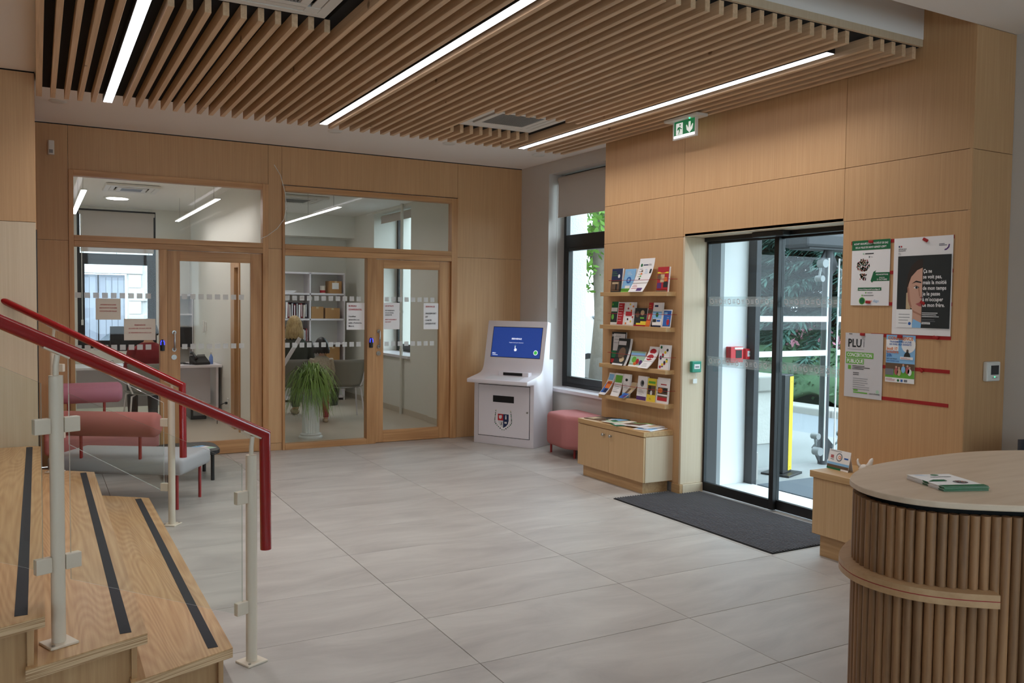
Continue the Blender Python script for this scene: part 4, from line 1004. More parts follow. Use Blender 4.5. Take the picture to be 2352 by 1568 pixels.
leaf('white leaflet with an autumn photo, on the lowest ledge', 5.864, 5.708, z, .976, K('paper', ('r', .08, .1, .92, .62, 'ink_brown'), ('r', .08, .1, .92, .24, 'ink_red', 2), ('d', .3, .5, .2, .1, 'ink_orange', 3), ('d', .7, .52, .2, .1, 'ink_dark', 3), ('r', .08, .3, .92, .36, 'ink_white', 4), ('r', .3, .72, .8, .76, 'ink_red', 2)), sheets=1)

# magazines spread on the cabinet
def flat_mag(label, x, y, z, rz, w, h, base, items, wave=.006, n=1, gy=0):
    t = thing('magazine', label, 'magazine', (x, y, z), rz, 'magazines on the low cabinet')
    fn = lambda u, v: ((v-.5)*h, (.5-u)*w, .003+wave*(math.sin(u*5+x*9)+1)*.5*(1+v)*.5)
    m = MB(); m.sheet(fn, 8, 8, .003); m.build('cover', base, t, smooth='all')
    m = MB(); m.sheet(lambda u, v: (lambda p: (p[0], p[1], p[2]*.45))(fn(.01+.98*u, .01+.98*v)), 6, 6, .002); m.build('pages', 'paper', t)
    for (u0, v0, u1, v1, mat) in items:
        m = MB()
        N = 5; vv = []
        for i in range(N+1):
            for j in range(N+1): p = fn(u0+(u1-u0)*i/N, v0+(v1-v0)*j/N); vv.append((p[0], p[1], p[2]+.0022))
        m.add(vv, [(i*(N+1)+j, (i+1)*(N+1)+j, (i+1)*(N+1)+j+1, i*(N+1)+j+1) for i in range(N) for j in range(N)]); m.build('printed_block', mat, t)
    return t
zt = .5335
flat_mag('brown magazine at the left end of the low cabinet', 4.60, 6.56, zt, .15, .22, .22, 'ink_brown', [(.1, .1, .5, .6, 'ink_beige'), (.55, .5, .9, .9, 'ink_dark')])
flat_mag('green and blue magazine near the left end of the low cabinet', 4.65, 6.36, zt+.003, -.2, .24, .17, 'ink_green', [(.1, .3, .9, .9, 'ink_sky'), (.2, .1, .6, .3, 'ink_white')], .012)
flat_mag('cream magazine lying open across the low cabinet', 4.58, 6.24, zt+.006, .1, .26, .2, 'paper_cream', [(.08, .5, .6, .9, 'ink_beige'), (.1, .1, .9, .35, 'ink_pale_green')], .012)
flat_mag('dark green leaflet fanned at the front of the low cabinet', 4.53, 6.16, zt+.001, -.35, .24, .15, 'ink_green', [(.1, .1, .8, .6, 'ink_white')])
flat_mag('white magazine with brown photo on the low cabinet', 4.60, 6.02, zt+.008, .12, .30, .2, 'paper', [(.2, .2, .85, .75, 'ink_brown'), (.05, .8, .95, .95, 'ink_bright_green')], .016)
flat_mag('pale magazine with beige photo on the low cabinet', 4.63, 5.90, zt+.004, -.1, .26, .2, 'paper_grey', [(.25, .35, .9, .85, 'ink_beige'), (.1, .1, .5, .3, 'ink_red')], .018)
flat_mag('white and pale blue newsletter at the right end of the low cabinet', 4.60, 5.82, zt, .25, .20, .24, 'paper', [(.1, .1, .9, .55, 'ink_sky'), (.15, .6, .85, .9, 'ink_white')])

# ================================================================== sliding entrance door
XD = 5.0
dd_ = setting('door_4', (XD, 4.8, 0))
B('header', 'black_metal', dd_, XD-.03, XD+.07, 3.99, 5.60, 2.142, 2.176, .004)
B('floor_track', 'grey_metal', dd_, XD-.045, XD-.03, 3.99, 5.60, 0, .008)
B('sensor_box', 'black_plastic', dd_, XD-.12, XD-.03, 4.64, 4.96, 2.135, 2.1765, .008)
motif = MB()
for a in range(4):
    c0, c1 = PI/4+a*PI/2, PI/4+(a+1)*PI/2; r0, r1 = .027, .018
    e = lambda r, c: (0, r*math.cos(c)*(.85 if True else 1)+.004*math.sin(c), r*math.sin(c))
    motif.add([e(r0, c0), e(r0, c1-.25), e(r1, c1-.25), e(r1, c0)], [(0, 1, 2, 3)])
for k in (-1, 0, 1): motif.add([(0, -.036, .012*k-.002), (0, -.068, .012*k-.002), (0, -.068, .012*k+.002), (0, -.036, .012*k+.002)], [(0, 1, 2, 3)])
motif_me = motif.mesh('sticker_motif', 'paper_grey')
def leaf_door(name, y0, y1, x, stile):
    l_ = bpy.data.objects.new(name, None); COL.objects.link(l_); l_.parent = dd_; l_.location = Vector((x, y0, 0))-dd_.location
    def bb(n, m, a0, a1, z0, z1, xo=0, th=.035, bev=.003):
        o = B(n, m, None, x+xo, x+xo+th, a0, a1, z0, z1, bev); o.parent = l_; o.location = Vector(o.location)-Vector((x, y0, 0))
    bb('stile', 'black_metal', y0, y0+stile[0], .012, 2.142); bb('stile', 'black_metal', y1-stile[1], y1, .012, 2.142)
    bb('bottom_rail', 'black_metal', y0+stile[0], y1-stile[1], .012, .088); bb('top_rail', 'black_metal', y0+stile[0], y1-stile[1], 2.125, 2.142)
    bb('pane', 'glass_door', y0+stile[0], y1-stile[1], .088, 2.125, .014, .008, 0)
    for z_ in (1.638, 1.132):
        bb('film_band', 'band_film', y0+stile[0], y1-stile[1], z_-.04, z_+.04, .0125, .001, 0)
        yy = y1-stile[1]-.045
        while yy > y0+stile[0]+.06:
            inst('sticker_motif', motif_me, Vector((x+.011, yy, z_))-Vector((x, y0, 0)), l_); yy -= .104
leaf_door('sliding_leaf', 4.79, 5.60, XD, (.045, .02)); leaf_door('sliding_leaf', 3.99, 4.84, XD+.04, (.02, .045))
# pocket frames seen edge-on beyond the fixed pane, and the outer frame
B('side_frame', 'dark_grey_metal', dd_, 5.05, 5.16, 5.60, 5.72, 0, 2.3); B('side_frame', 'grey_metal', dd_, 5.16, 5.26, 5.66, 5.72, 0, 2.3); B('side_frame', 'black_metal', dd_, 5.26, 5.285, 5.69, 5.72, 0, 2.3)
# emergency release, cord, alarms
t = thing('emergency_release', 'green emergency door release on the entrance jamb', 'call point', (4.887, 5.60, 1.08))
B_(t, 'housing', 'green_box', -.05, .05, -.035, 0, -.045, .05, .006); B_(t, 'label_plate', 'paper', -.03, .032, -.037, -.035, -.015, .025)
m = MB(); m.tube([(0, -.02, -.045), (.004, -.022, -.075), (-.004, -.02, -.10)], .002, 6); m.build('seal_cord', 'white_plastic', t); B_(t, 'seal_tag', 'white_plastic', -.03, .015, -.024, -.020, -.14, -.10, .002)
p = Print(t, (-.03, -.037, -.015), (1, 0, 0), (0, 0, 1)); p.rect(.01, .012, .052, .022, 'ink_grey', 'lettering'); p.done()
t = thing('alarm_box', 'larger red alarm box with a dark window on the white porch wall', 'alarm', (5.43, 5.72, 1.17))
B_(t, 'housing', 'alarm_red', -.075, .075, -.06, 0, -.07, .07, .004); B_(t, 'window', 'ink_dark', -.015, .055, -.062, -.06, -.03, .04); B_(t, 'label_plate', 'paper', -.03, .07, -.062, -.06, .048, .064)
t = thing('fire_call_point', 'small red fire call point beside the alarm box', 'call point', (5.60, 5.72, 1.17))
B_(t, 'housing', 'alarm_red', -.048, .048, -.045, 0, -.045, .05, .004); B_(t, 'label_plate', 'paper', -.03, .03, -.047, -.045, -.02, .03); p = Print(t, (-.03, -.047, -.02), (1, 0, 0), (0, 0, 1)); p.rect(.012, .02, .048, .028, 'ink_grey', 'lettering'); p.done()

# entrance mat
mt = thing('entrance_mat', 'ribbed dark grey entrance mat in front of the sliding door', 'mat', (4.14, 3.955, 0))
B('backing', 'mat_groove', mt, 4.14, 4.965, 3.99, 5.585, 0, .006); B('backing', 'mat_groove', mt, 4.14, 4.75, 3.955, 3.99, 0, .006)
B('backing', 'mat_groove', mt, 4.14, 4.74, 5.585, 5.70, 0, .006)
rid = MB().box(-.006, .006, 0, 1.59, 0, .012).mesh('ridge', 'mat_ridge', .002, seg=1); ridl = MB().box(-.006, .006, 0, 1.735, 0, .012).mesh('ridge', 'mat_ridge', .002, seg=1)
for k in range(32):
    x = 4.155+.0256*k
    inst('ridge', ridl if x < 4.72 else rid, Vector((x, 3.96 if x < 4.72 else 3.993, 0))-mt.location, mt)

# ================================================================== posters
def tape(y0, y1, z, lab):
    tag(B('magnetic_strip', 'tape_red', None, W-.003, W, y0, y1, z-.011, z+.011), lab, 'strip', 'red strips on the entrance wall')
tape(3.182, 3.915, 2.027, 'topmost of the red strips on the poster wall'); tape(3.182, 3.90, 1.826, 'red strip second from the top on the poster wall'); tape(3.182, 3.90, 1.626, 'red strip third from the top on the poster wall')
tape(3.182, 3.74, 1.424, 'red strip under the face poster'); tape(3.183, 3.70, 1.223, 'red strip behind the conference poster'); tape(3.185, 3.66, 1.020, 'lowest of the red strips on the poster wall')
def poster(label, yl, yr, zb, zt, base='paper', curl=0):
    t = thing('poster', label, 'poster', (W-.004, yl, zb), group='posters on the entrance wall')
    m = MB(); m.sheet(lambda u, v: (-.0012-curl*(1-v)**3*(.4+.6*u), -u*(yl-yr), v*(zt-zb)), 6, 8, .0008); m.build('sheet', base, t)
    return t, Print(t, (-.0018, 0, 0), (0, -1, 0), (0, 0, 1))
# green bulb poster
t, p = poster('white poster with a green banner and a light bulb of dots', 3.905, 3.612, 1.615, 2.041)
p.rect(0, .362, .293, .426, 'ink_green'); p.text(.1465, .398, 'ACHAT GROUP\u00c9 D\u2019\u00c9LECTRICIT\u00c9 ET DE GAZ', .017, 'ink_white', 'CENTER', True, width=.262); p.text(.1465, .374, 'DE LA VILLE DE SAINT-GENEST-LERPT', .017, 'ink_white', 'CENTER', True, width=.235)
p.lines(.105, .335, .1, 1, .01, 'ink_black', .006); p.text(.15, .313, 'Gaz', .009, 'ink_black'); p.disc(.092, .338, .006, 'ink_pale_green'); p.disc(.138, .316, .006, 'ink_grey')
rr = random.Random(3)
for k in range(210):
    a = rr.random()*2*PI; r = math.sqrt(rr.random()); u, v_ = r*.05*math.cos(a), r*.052*math.sin(a)
    if v_ < -.02: u *= .7
    p.disc(.092+u, .255+v_+(-.018 if v_ < -.03 else 0), .0042, ['ink_dark', 'ink_red', 'ink_green', 'ink_grey', 'ink_beige'][k % 5], 'bulb_dots', 1, n=6)
for k in range(26): p.disc(.07+.045*rr.random(), .165+.022*rr.random(), .004, ['ink_dark', 'ink_red', 'ink_grey', 'ink_beige'][k % 4], 'bulb_dots', 1, n=6)
p.poly([(.152, .16), (.172, .218), (.192, .228), (.186, .214), (.293, .214), (.293, .158), (.172, .158), (.163, .148)], 'ink_green'); p.text(.238, .196, 'PR\u00c9-INSCRIPTIONS', .012, 'ink_white', 'CENTER', True, width=.09); p.text(.238, .178, 'JUSQU\u2019AU', .009, 'ink_white', 'CENTER', True); p.text(.238, .164, '31 OCTOBRE', .013, 'ink_white', 'CENTER', True)
p.rect(.055, .097, .235, .117, 'ink_green'); p.text(.145, .102, 'https://dispositif.ecodigo.fr', .011, 'ink_white', 'CENTER', True, width=.165)
p.disc(.118, .083, .005, 'ink_bright_green'); p.lines(.13, .081, .06, 1, .01, 'ink_grey', .004); p.disc(.09, .066, .005, 'ink_bright_green'); p.lines(.10, .064, .12, 1, .01, 'ink_grey', .004)
p.disc(.09, .03, .024, 'ink_bright_green', lv=1); p.disc(.09, .03, .019, 'ink_green', lv=2); p.text(.13, .022, 'eco', .026, 'ink_orange'); p.text(.176, .022, 'digo', .026, 'ink_sky')
p.done()
# face poster
t, p = poster('large dark poster with half a woman\u2019s face and white lettering', 3.585, 3.184, 1.435, 2.038)
Wp = .401
p.rect(.032, .045, Wp-.008, .49, 'ink_dark', 'picture', 1)
p.rect(.032, .045, .145, .158, 'ink_white', 'printed_block', 4)
face = [(.208, .415), (.17, .40), (.13, .36), (.108, .31), (.105, .26), (.112, .21), (.13, .17), (.155, .15), (.208, .125)]
hair = [(.215, .472), (.17, .462), (.13, .428), (.106, .375), (.098, .31), (.098, .26), (.106, .262), (.112, .31), (.132, .365), (.165, .402), (.208, .418)]
p.poly([(.095, .16), (.14, .16), (.14, .06), (.208, .06), (.208, .13), (.15, .16)], 'ink_skin', 'picture', 2)
p.poly([(.098, .30), (.112, .23), (.13, .16), (.11, .16), (.098, .16)], 'ink_beige', 'picture', 2)
p.poly(face, 'ink_skin', 'picture', 3); p.poly(hair, 'ink_hair', 'picture', 3); p.poly([(.105, .30), (.118, .29), (.126, .22), (.14, .172), (.128, .172), (.112, .21)], 'ink_skin_shade', 'picture', 4); p.poly([(.178, .30), (.186, .30), (.196, .242), (.19, .236)], 'ink_skin_shade', 'picture', 4); p.poly([(.14, .162), (.16, .148), (.208, .128), (.208, .118), (.15, .14)], 'ink_skin_shade', 'picture', 4)
p.poly([(.135, .318), (.165, .336), (.20, .328), (.20, .320), (.165, .326)], 'ink_black', 'picture', 4)
p.poly([(.148, .292), (.165, .302), (.188, .293), (.167, .284)], 'ink_white', 'picture', 4); p.disc(.169, .293, .008, 'ink_dark', 'picture', 5); p.poly([(.145, .296), (.165, .306), (.19, .297), (.165, .302)], 'ink_black', 'picture', 6)
p.poly([(.190, .232), (.208, .238), (.208, .225)], 'ink_lip', 'picture', 4); p.poly([(.165, .192), (.195, .203), (.208, .20), (.208, .176), (.19, .178)], 'ink_lip', 'picture', 4)
p.poly([(.14, .045), (.205, .045), (.208, .075), (.15, .10)], 'ink_sky', 'picture', 3)
p.rect(.2085, .045, Wp-.008, .49, 'ink_dark', 'picture', 6)
for k, (s_, w_) in enumerate([('\u00c7a ne', .058), ('se voit pas,', .125), ('mais la moiti\u00e9', .155), ('de mon temps', .155), ('je le passe', .118), ('\u00e0 m\u2019occuper', .138), ('de mon fr\u00e8re.', .148)]):
    p.text(.213, .382-.0345*k, s_, .033, 'ink_white', 'LEFT', True, lv=8, width=w_)
p.lines(.213, .135, .15, 3, .011, 'ink_white', .004, 8, 4); p.lines(.213, .095, .10, 2, .010, 'ink_grey', .003, 8, 5)
p.rect(.213, .068, .27, .08, 'ink_white', 'printed_block', 8); p.text(.2415, .071, 'aidants.gouv.fr', .008, 'ink_black', 'CENTER', True, lv=9, width=.05)
p.rect(.033, .545, .043, .555, 'ink_navy'); p.rect(.048, .545, .058, .555, 'ink_red'); p.text(.033, .531, 'R\u00c9PUBLIQUE', .010, 'ink_black', 'LEFT', True); p.text(.033, .520, 'FRAN\u00c7AISE', .010, 'ink_black', 'LEFT', True); p.lines(.033, .510, .02, 3, .006, 'ink_grey', .002)
p.lines(.31, .552, .055, 2, .008, 'ink_navy', .003); p.poly([(.372, .55), (.38, .55), (.376, .53), (.36, .516), (.345, .514), (.347, .522), (.358, .525), (.368, .535)], 'ink_purple', 'printed_emblem')
p.lines(.05, .125, .085, 4, .018, 'ink_grey', .003, 5, 6); p.disc(.128, .07, .010, 'ink_blue', 'printed_emblem', 5)
p.done()
# planning poster
t, p = poster('crumpled grey planning poster headed PLUi', 3.938, 3.644, 1.005, 1.432, 'paper_grey')
p.lines(.03, .418, .04, 1, .01, 'ink_black', .004); p.text(.022, .335, 'PLU', .075, 'ink_black', 'LEFT', True, width=.105); p.rect(.146, .335, .151, .375, 'ink_grey'); p.rect(.146, .38, .151, .386, 'ink_grey'); p.rect(.02, .318, .15, .320, 'ink_grey', 'fine_print')
p.rect(.01, .262, .225, .300, 'ink_bright_green'); p.text(.018, .270, 'CONCERTATION', .034, 'ink_white', 'LEFT', True, width=.195); p.rect(.01, .222, .152, .258, 'ink_bright_green'); p.text(.018, .229, 'PUBLIQUE', .034, 'ink_white', 'LEFT', True, width=.128)
p.rect(.028, .185, .052, .212, 'ink_bright_green'); p.lines(.062, .207, .14, 3, .010, 'ink_black', .004, 2, 8); p.lines(.07, .162, .06, 2, .012, 'ink_black', .004, 2, 9); p.lines(.07, .125, .14, 6, .014, 'ink_grey', .003, 2, 10)
p.rect(.075, .043, .11, .054, 'ink_bright_green'); p.rect(.075, .030, .185, .038, 'ink_bright_green'); p.text(.20, .03, 'SAINT-\u00c9TIENNE', .010, 'ink_black', 'LEFT', True, width=.08); p.disc(.262, .05, .012, 'ink_pale_green', 'printed_emblem', 1)
p.done()
# conference poster
t, p = poster('small blue and orange conference poster with a family photo', 3.620, 3.413, 1.130, 1.430)
p.rect(0, .115, .207, .30, 'ink_sky', 'picture'); p.rect(.0, .20, .09, .27, 'ink_white', 'picture', 2); p.disc(.16, .24, .05, 'ink_white', 'picture', 2)
p.text(.1035, .270, 'CONF\u00c9RENCE', .030, 'ink_orange', 'CENTER', True, lv=4, width=.178); p.text(.1035, .252, 'TRANSMETTRE LA JOIE', .015, 'ink_blue', 'CENTER', True, lv=4, width=.155); p.text(.1035, .236, 'DE VIVRE AUX ENFANTS', .015, 'ink_blue', 'CENTER', True, lv=4, width=.155)
p.text(.006, .205, 'Jeudi 17', .026, 'ink_orange', 'LEFT', True, lv=4, width=.08); p.text(.006, .185, 'octobre', .026, 'ink_orange', 'LEFT', True, lv=4, width=.085); p.text(.006, .162, '20h', .026, 'ink_blue', 'LEFT', True, lv=4); p.text(.006, .146, 'Salle Louis Richard', .010, 'ink_navy', 'LEFT', True, lv=4); p.text(.006, .132, 'Saint-Genest-Lerpt', .012, 'ink_blue', 'LEFT', True, lv=4)
p.poly([(.13, .165), (.177, .165), (.172, .185), (.162, .195), (.163, .208), (.155, .214), (.148, .207), (.148, .195), (.136, .185)], 'ink_dark', 'picture', 5); p.disc(.155, .204, .006, 'ink_brown', 'picture', 6); p.rect(.105, .148, .195, .165, 'ink_white', 'picture', 5); p.lines(.11, .158, .07, 2, .006, 'ink_red', .002, 6)
p.rect(0, .03, .207, .118, 'ink_bright_green', 'picture', 2); p.rect(0, .08, .207, .122, 'ink_brown', 'picture', 3); p.rect(.0, .045, .06, .085, 'ink_grey', 'picture', 4)
for u, v_, c in [(.08, .07, 'ink_lip'), (.10, .065, 'ink_beige'), (.13, .085, 'ink_sky'), (.16, .08, 'ink_lip'), (.175, .07, 'ink_white')]: p.disc(u, v_, .014, c, 'picture', 5, .022); p.disc(u, v_+.028, .007, 'ink_skin', 'picture', 6)
p.rect(0, 0, .207, .03, 'ink_white', 'picture', 3); p.lines(.006, .022, .07, 3, .006, 'ink_red', .002, 4); p.disc(.095, .014, .008, 'ink_green', 'printed_emblem', 4); p.rect(.112, .007, .128, .022, 'ink_blue', 'printed_emblem', 4); p.rect(.136, .007, .16, .022, 'ink_grey', 'printed_emblem', 4)
p.done()
def magnet(y, z, a, lab):
    m = MB((W-.006, y, z)); M = Matrix.Translation((W-.010, y, z)) @ Matrix.Rotation(a, 4, 'X'); m.obox(M, .012, .034, .018); tag(m.build('magnet', 'tape_red', None, .003), lab, 'magnet', 'red magnets')
magnet(3.756, 2.030, .1, 'red magnet on the green banner of the bulb poster'); magnet(3.365, 2.018, .5, 'red magnet at the top of the face poster'); magnet(3.765, 1.637, .1, 'red magnet at the foot of the bulb poster'); magnet(3.370, 1.634, .5, 'red magnet on the chin of the face poster')
magnet(3.800, 1.425, .05, 'red magnet at the top of the planning poster'); magnet(3.520, 1.421, .05, 'red magnet at the top of the conference poster'); magnet(3.275, 1.424, .3, 'red magnet on the strip below the face poster'); magnet(3.368, 1.221, .6, 'red magnet alone on the strip right of the conference poster')
# thermostat
t = thing('thermostat', 'white wall thermostat with grey display on the panelled corner', 'thermostat', (4.988, 3.085, 1.17))
B_(t, 'housing', 'white_plastic', -.066, .066, -.03, 0, 0, .118, .008); B_(t, 'display', 'dark_grey_metal', -.03, .045, -.032, -.03, .04, .095); B_(t, 'indicator', 'led_green', .004, .012, -.032, -.03, .024, .028); p = Print(t, (-.04, -.0302, .02), (1, 0, 0), (0, 0, 1)); p.rect(.02, 0, .075, .003, 'ink_grey', 'scale_mark'); p.done()

# ================================================================== reception counter
def catmull(P, n=10):
    out = []; m = len(P)
    for i in range(m):
        p0, p1, p2, p3 = [Vector((*P[(i+k-1) % m], 0)) for k in range(4)]
        for j in range(n):
            t_ = j/n; out.append(.5*((2*p1)+(p2-p0)*t_+(2*p0-5*p1+4*p2-p3)*t_**2+(3*p1-p0-3*p2+p3)*t_**3))
    return [(p.x, p.y) for p in out]
ctrl = [(1.995, 1.53), (2.012, 1.43), (2.075, 1.346), (2.195, 1.254), (2.46, 1.07), (2.78, .88), (3.1, .80), (3.4, .92), (3.5, 1.2), (3.38, 1.5), (3.18, 1.70), (2.918, 1.815), (2.627, 1.833), (2.31, 1.806), (2.104, 1.712), (2.022, 1.622)]
outline = catmull(ctrl, 8)
def resample(pts, step):
    P = [Vector((*p, 0)) for p in pts]; P.append(P[0]); L = [0]
    for a, b in zip(P, P[1:]): L.append(L[-1]+(b-a).length)
    n = int(L[-1]/step); out = []; k = 0
    for i in range(n):
        s = L[-1]*i/n
        while L[k+1] < s: k += 1
        f_ = (s-L[k])/(L[k+1]-L[k]); out.append(P[k].lerp(P[k+1], f_))
    return out
def offset(pts, d):
    P = [Vector((p[0], p[1], 0)) for p in pts]; n = len(P); out = []
    for i in range(n):
        tn = (P[(i+1) % n]-P[i-1]).normalized(); out.append((P[i].x+tn.y*d, P[i].y-tn.x*d))
    return out
area = sum(a[0]*b[1]-b[0]*a[1] for a, b in zip(outline, outline[1:]+outline[:1]))
sg = 1 if area > 0 else -1       # offset() pushes outwards for counter-clockwise outlines
co = thing('reception_counter', 'round-ended reception counter clad in oak dowels', 'counter', (2.7, 1.35, 0))
cl_ = Vector((2.7, 1.35, 0))
m = MB(cl_); m.prism(outline, 'z', 1.083, 1.10); m.build('counter_top', 'counter_oak', co, .003, loc=(0, 0, 0))
m = MB(cl_); m.prism(offset(outline, -sg*.045), 'z', .05, 1.083); m.build('core', 'black_felt', co, loc=(0, 0, 0))
ring = resample(offset(outline, -sg*.022), .0256)
LZ0, LZ1 = .838, .873
def in_ledge(p): return p.x < 2.75 and (p.y > 1.60 or p.x < 2.155)
dw = {}
def dowel(p, z0, z1):
    key = (round(z0, 3), round(z1, 3))
    if key not in dw: dw[key] = MB().cyl((0, 0, 0), (0, 0, z1-z0), .0126, 12).mesh('dowel', 'dowel_oak', 0, True)
    inst('dowel', dw[key], Vector((p.x, p.y, z0))-cl_, co, (0, 0, random.random()*6))
for p in ring:
    if in_ledge(p): dowel(p, .02, LZ0); dowel(p, LZ1, 1.066)
    else: dowel(p, .02, 1.066)
led = [p for p in resample(outline, .02) if in_ledge(p)]
# order the ledge points as one run
allp = resample(outline, .02); n = len(allp); start = next(i for i in range(n) if in_ledge(allp[i]) and not in_ledge(allp[i-1]))
run = []; i = start
while in_ledge(allp[i % n]): run.append(i % n); i += 1
op = [(p.x, p.y) for p in allp]; outer = offset(op, sg*.024); inner = offset(op, -sg*.040)
for nm, z0, z1, o_, mt_ in [('ledge_board', LZ0, .8545, 0, 'ledge_oak'), ('red_inlay', .8545, .8570, -.001, 'cord_red'), ('ledge_board', .8570, LZ1, 0, 'ledge_oak')]:
    oo = outer if not o_ else offset(op, sg*.0232)
    m = MB(cl_); m.prism([oo[k] for k in run]+[inner[k] for k in reversed(run)], 'z', z0, z1); m.build(nm, mt_, co, loc=(0, 0, 0))
# leaflets on the counter
t = thing('leaflet_stack', 'stack of white and green leaflets on the reception counter', 'leaflets', (2.255, 1.507, 1.1003), math.atan2(1.562-1.61, 2.346-2.221))
rr = random.Random(5)
for k in range(9):
    a = (rr.random()-.5)*.004; b = (rr.random()-.5)*.004
    m = MB(); m.box(-.067+a, .067+a, -.085+b, .085+b, .0015*k, .0015*k+.0013); m.build('sheet', 'paper', t)
    m = MB(); m.box(-.0672+a, .0672+a, -.0853+b, -.062+b, .0015*k+.0001, .0015*k+.0012); m.build('green_foot', 'ink_green', t); 
    m = MB(); m.box(-.0673+a, -.05+a, -.015+b, .01+b, .0015*k+.0001, .0015*k+.0012); m.build('green_mark', 'ink_green', t)
p = Print(t, (-.067, -.085, .0134), (1, 0, 0), (0, 1, 0)); p.disc(.075, .152, .012, 'ink_green', ry=.009); p.rect(.045, .125, .11, .129, 'ink_dark', 'lettering'); p.poly([(.0, .07), (.03, .092), (.062, .09), (.06, .072), (.04, .068)], 'ink_green'); p.disc(.088, .055, .021, 'ink_grey', ry=.018)
for k in range(40): a = rr.random()*6.3; r = .018*math.sqrt(rr.random()); p.disc(.088+r*math.cos(a), .055+r*math.sin(a)*.85, .002, ['ink_red', 'ink_dark', 'ink_beige'][k % 3], 'bulb_dots', 2, n=6)
p.rect(0, .0, .134, .022, 'ink_green'); p.lines(.012, .155, .04, 2, .008, 'ink_sky', .002); p.done()

# ================================================================== cabinet right of the door, with a card and an ornament
t = thing('low_cabinet', 'low wooden cabinet right of the entrance door', 'cabinet', (4.36, 3.5, 0))
B('body', 'cabinet_veneer', t, 4.38, W-.001, 3.13, 3.835, .145, .508); B('front', 'cabinet_veneer', t, 4.362, 4.379, 3.13, 3.835, .145, .506, .002); B('plinth', 'panel_base', t, 4.40, W-.001, 3.16, 3.80, 0, .145, .002); B('top', 'cabinet_top_wood', t, 4.345, W-.001, 3.12, 3.85, .510, .552, .003)
t = thing('counter_card', 'small printed card stand with an ear symbol on the right cabinet', 'card', (4.50, 3.765, .5525), -.10)
m = MB(); m.add([(0, .092, 0), (0, -.092, 0), (.025, -.092, .125), (.025, .092, .125)], [(0, 1, 2, 3)]); 
m2 = MB(); m2.sheet(lambda u, v: (.025*v, .092-.184*u, .125*v), 1, 1, .002); m2.build('card', 'paper', t)
m2 = MB(); m2.sheet(lambda u, v: (.025+.03*v, .08-.16*u, .124-.124*v), 1, 1, .002); m2.build('back_strut', 'paper', t)
vv_ = Vector((.025, 0, .125)).normalized(); p = Print(t, Vector((-.0012, .092, 0)), (0, -1, 0), vv_)
p.rect(0, .0, .12, .012, 'ink_green'); p.rect(.0, .012, .184, .03, 'ink_brown', 'picture'); p.rect(0, .03, .184, .046, 'ink_sky', 'picture'); p.lines(.01, .118, .15, 1, .008, 'ink_grey', .003)
p.disc(.093, .083, .026, 'ink_grey', 'ear_symbol', 1, .027); p.disc(.093, .083, .020, 'paper', 'ear_symbol', 2); p.disc(.098, .083, .011, 'ink_orange', 'ear_symbol', 3); p.disc(.098, .083, .006, 'paper', 'ear_symbol', 4); p.rect(.02, .072, .045, .092, 'ink_lip', 'printed_block'); p.rect(.02, .062, .05, .066, 'ink_grey', 'fine_print'); p.rect(.135, .076, .17, .086, 'ink_blue', 'printed_block'); p.done()
t = thing('ornament', 'small white porcelain bird ornament on the right cabinet', 'ornament', (4.55, 3.60, .5525), .4); t.scale = (.62, .62, .62)
m = MB(); m.ball((0, 0, .05), (.035, .055, .05), 14, 10); m.tube([(0, .035, .07), (.0, .058, .095), (0, .066, .13), (0, .062, .15)], [.022, .013, .011, .006], 10); m.tube([(0, -.03, .07), (0, -.055, .105), (0, -.07, .15), (0, -.078, .17)], [.028, .026, .020, .006], 10); m.lathe([(.022, 0), (.025, .008), (.016, .02)], 14)
m.build('body', 'porcelain', t, smooth='all'); m = MB(); m.ball((-.03, -.015, .03), (.012, .018, .009)); m.build('brown_patch', 'ink_brown', t, smooth='all')

# dark chair behind the counter
t = thing('office_chair', 'dark office chair just visible behind the counter at the right edge', 'chair', (4.74, 2.40, 0), -.6)
m = MB(); m.box(-.23, .23, -.22, .22, .42, .48); m.build('seat', 'trousers_dark', t, .02, True); m = MB(); m.sheet(lambda u, v: (-.22+.44*u, .22+.04*math.sin(PI*u), .52+.37*v), 8, 6, .04); m.build('backrest', 'trousers_dark', t, smooth='all')
m = MB(); m.cyl((0, 0, .08), (0, 0, .42), .025); m.build('column', 'black_metal', t, smooth=True)
for k in range(5):
    a = 2*PI*k/5; m = MB(); m.tube([(0, 0, .09), (.28*math.cos(a), .28*math.sin(a), .06)], [.022, .015], 8); m.ball((.28*math.cos(a), .28*math.sin(a), .03), .03, 10, 6); m.build('castor_arm', 'black_metal', t, smooth='all')

# ================================================================== notices on the office glazing
def notice(label, x0, x1, z0, z1, y, lines, base='paper'):
    t = thing('notice', label, 'notice', (x0, y, z0), group='paper notices on the office glazing')
    w, h = x1-x0, z1-z0
    m = MB(); m.sheet(lambda u, v: (u*w, -.001-.003*math.sin(PI*u)*v, v*h), 4, 3, .0008); m.build('sheet', base, t)
    p = Print(t, (0, -.0055, 0), (1, 0, 0), (0, 0, 1))
    for (u, v, s, size, mat, al, wd) in lines: p.text(u*w, v*h, s, size, mat, al, True, width=wd)
    p.done(); return t
R_, K_ = 'ink_red', 'ink_black'
y1_ = D+.026
notice('cream notice about school affairs on the left office glazing', .495, .716, 1.397, 1.603, y1_, [(.5, .68, 'AFFAIRES SCOLAIRES', .015, R_, 'CENTER', .14), (.5, .53, 'RESTAURANT SCOLAIRE', .015, R_, 'CENTER', .155), (.5, .38, 'LOCATION DES SALLES', .015, R_, 'CENTER', .15)], 'paper_cream')
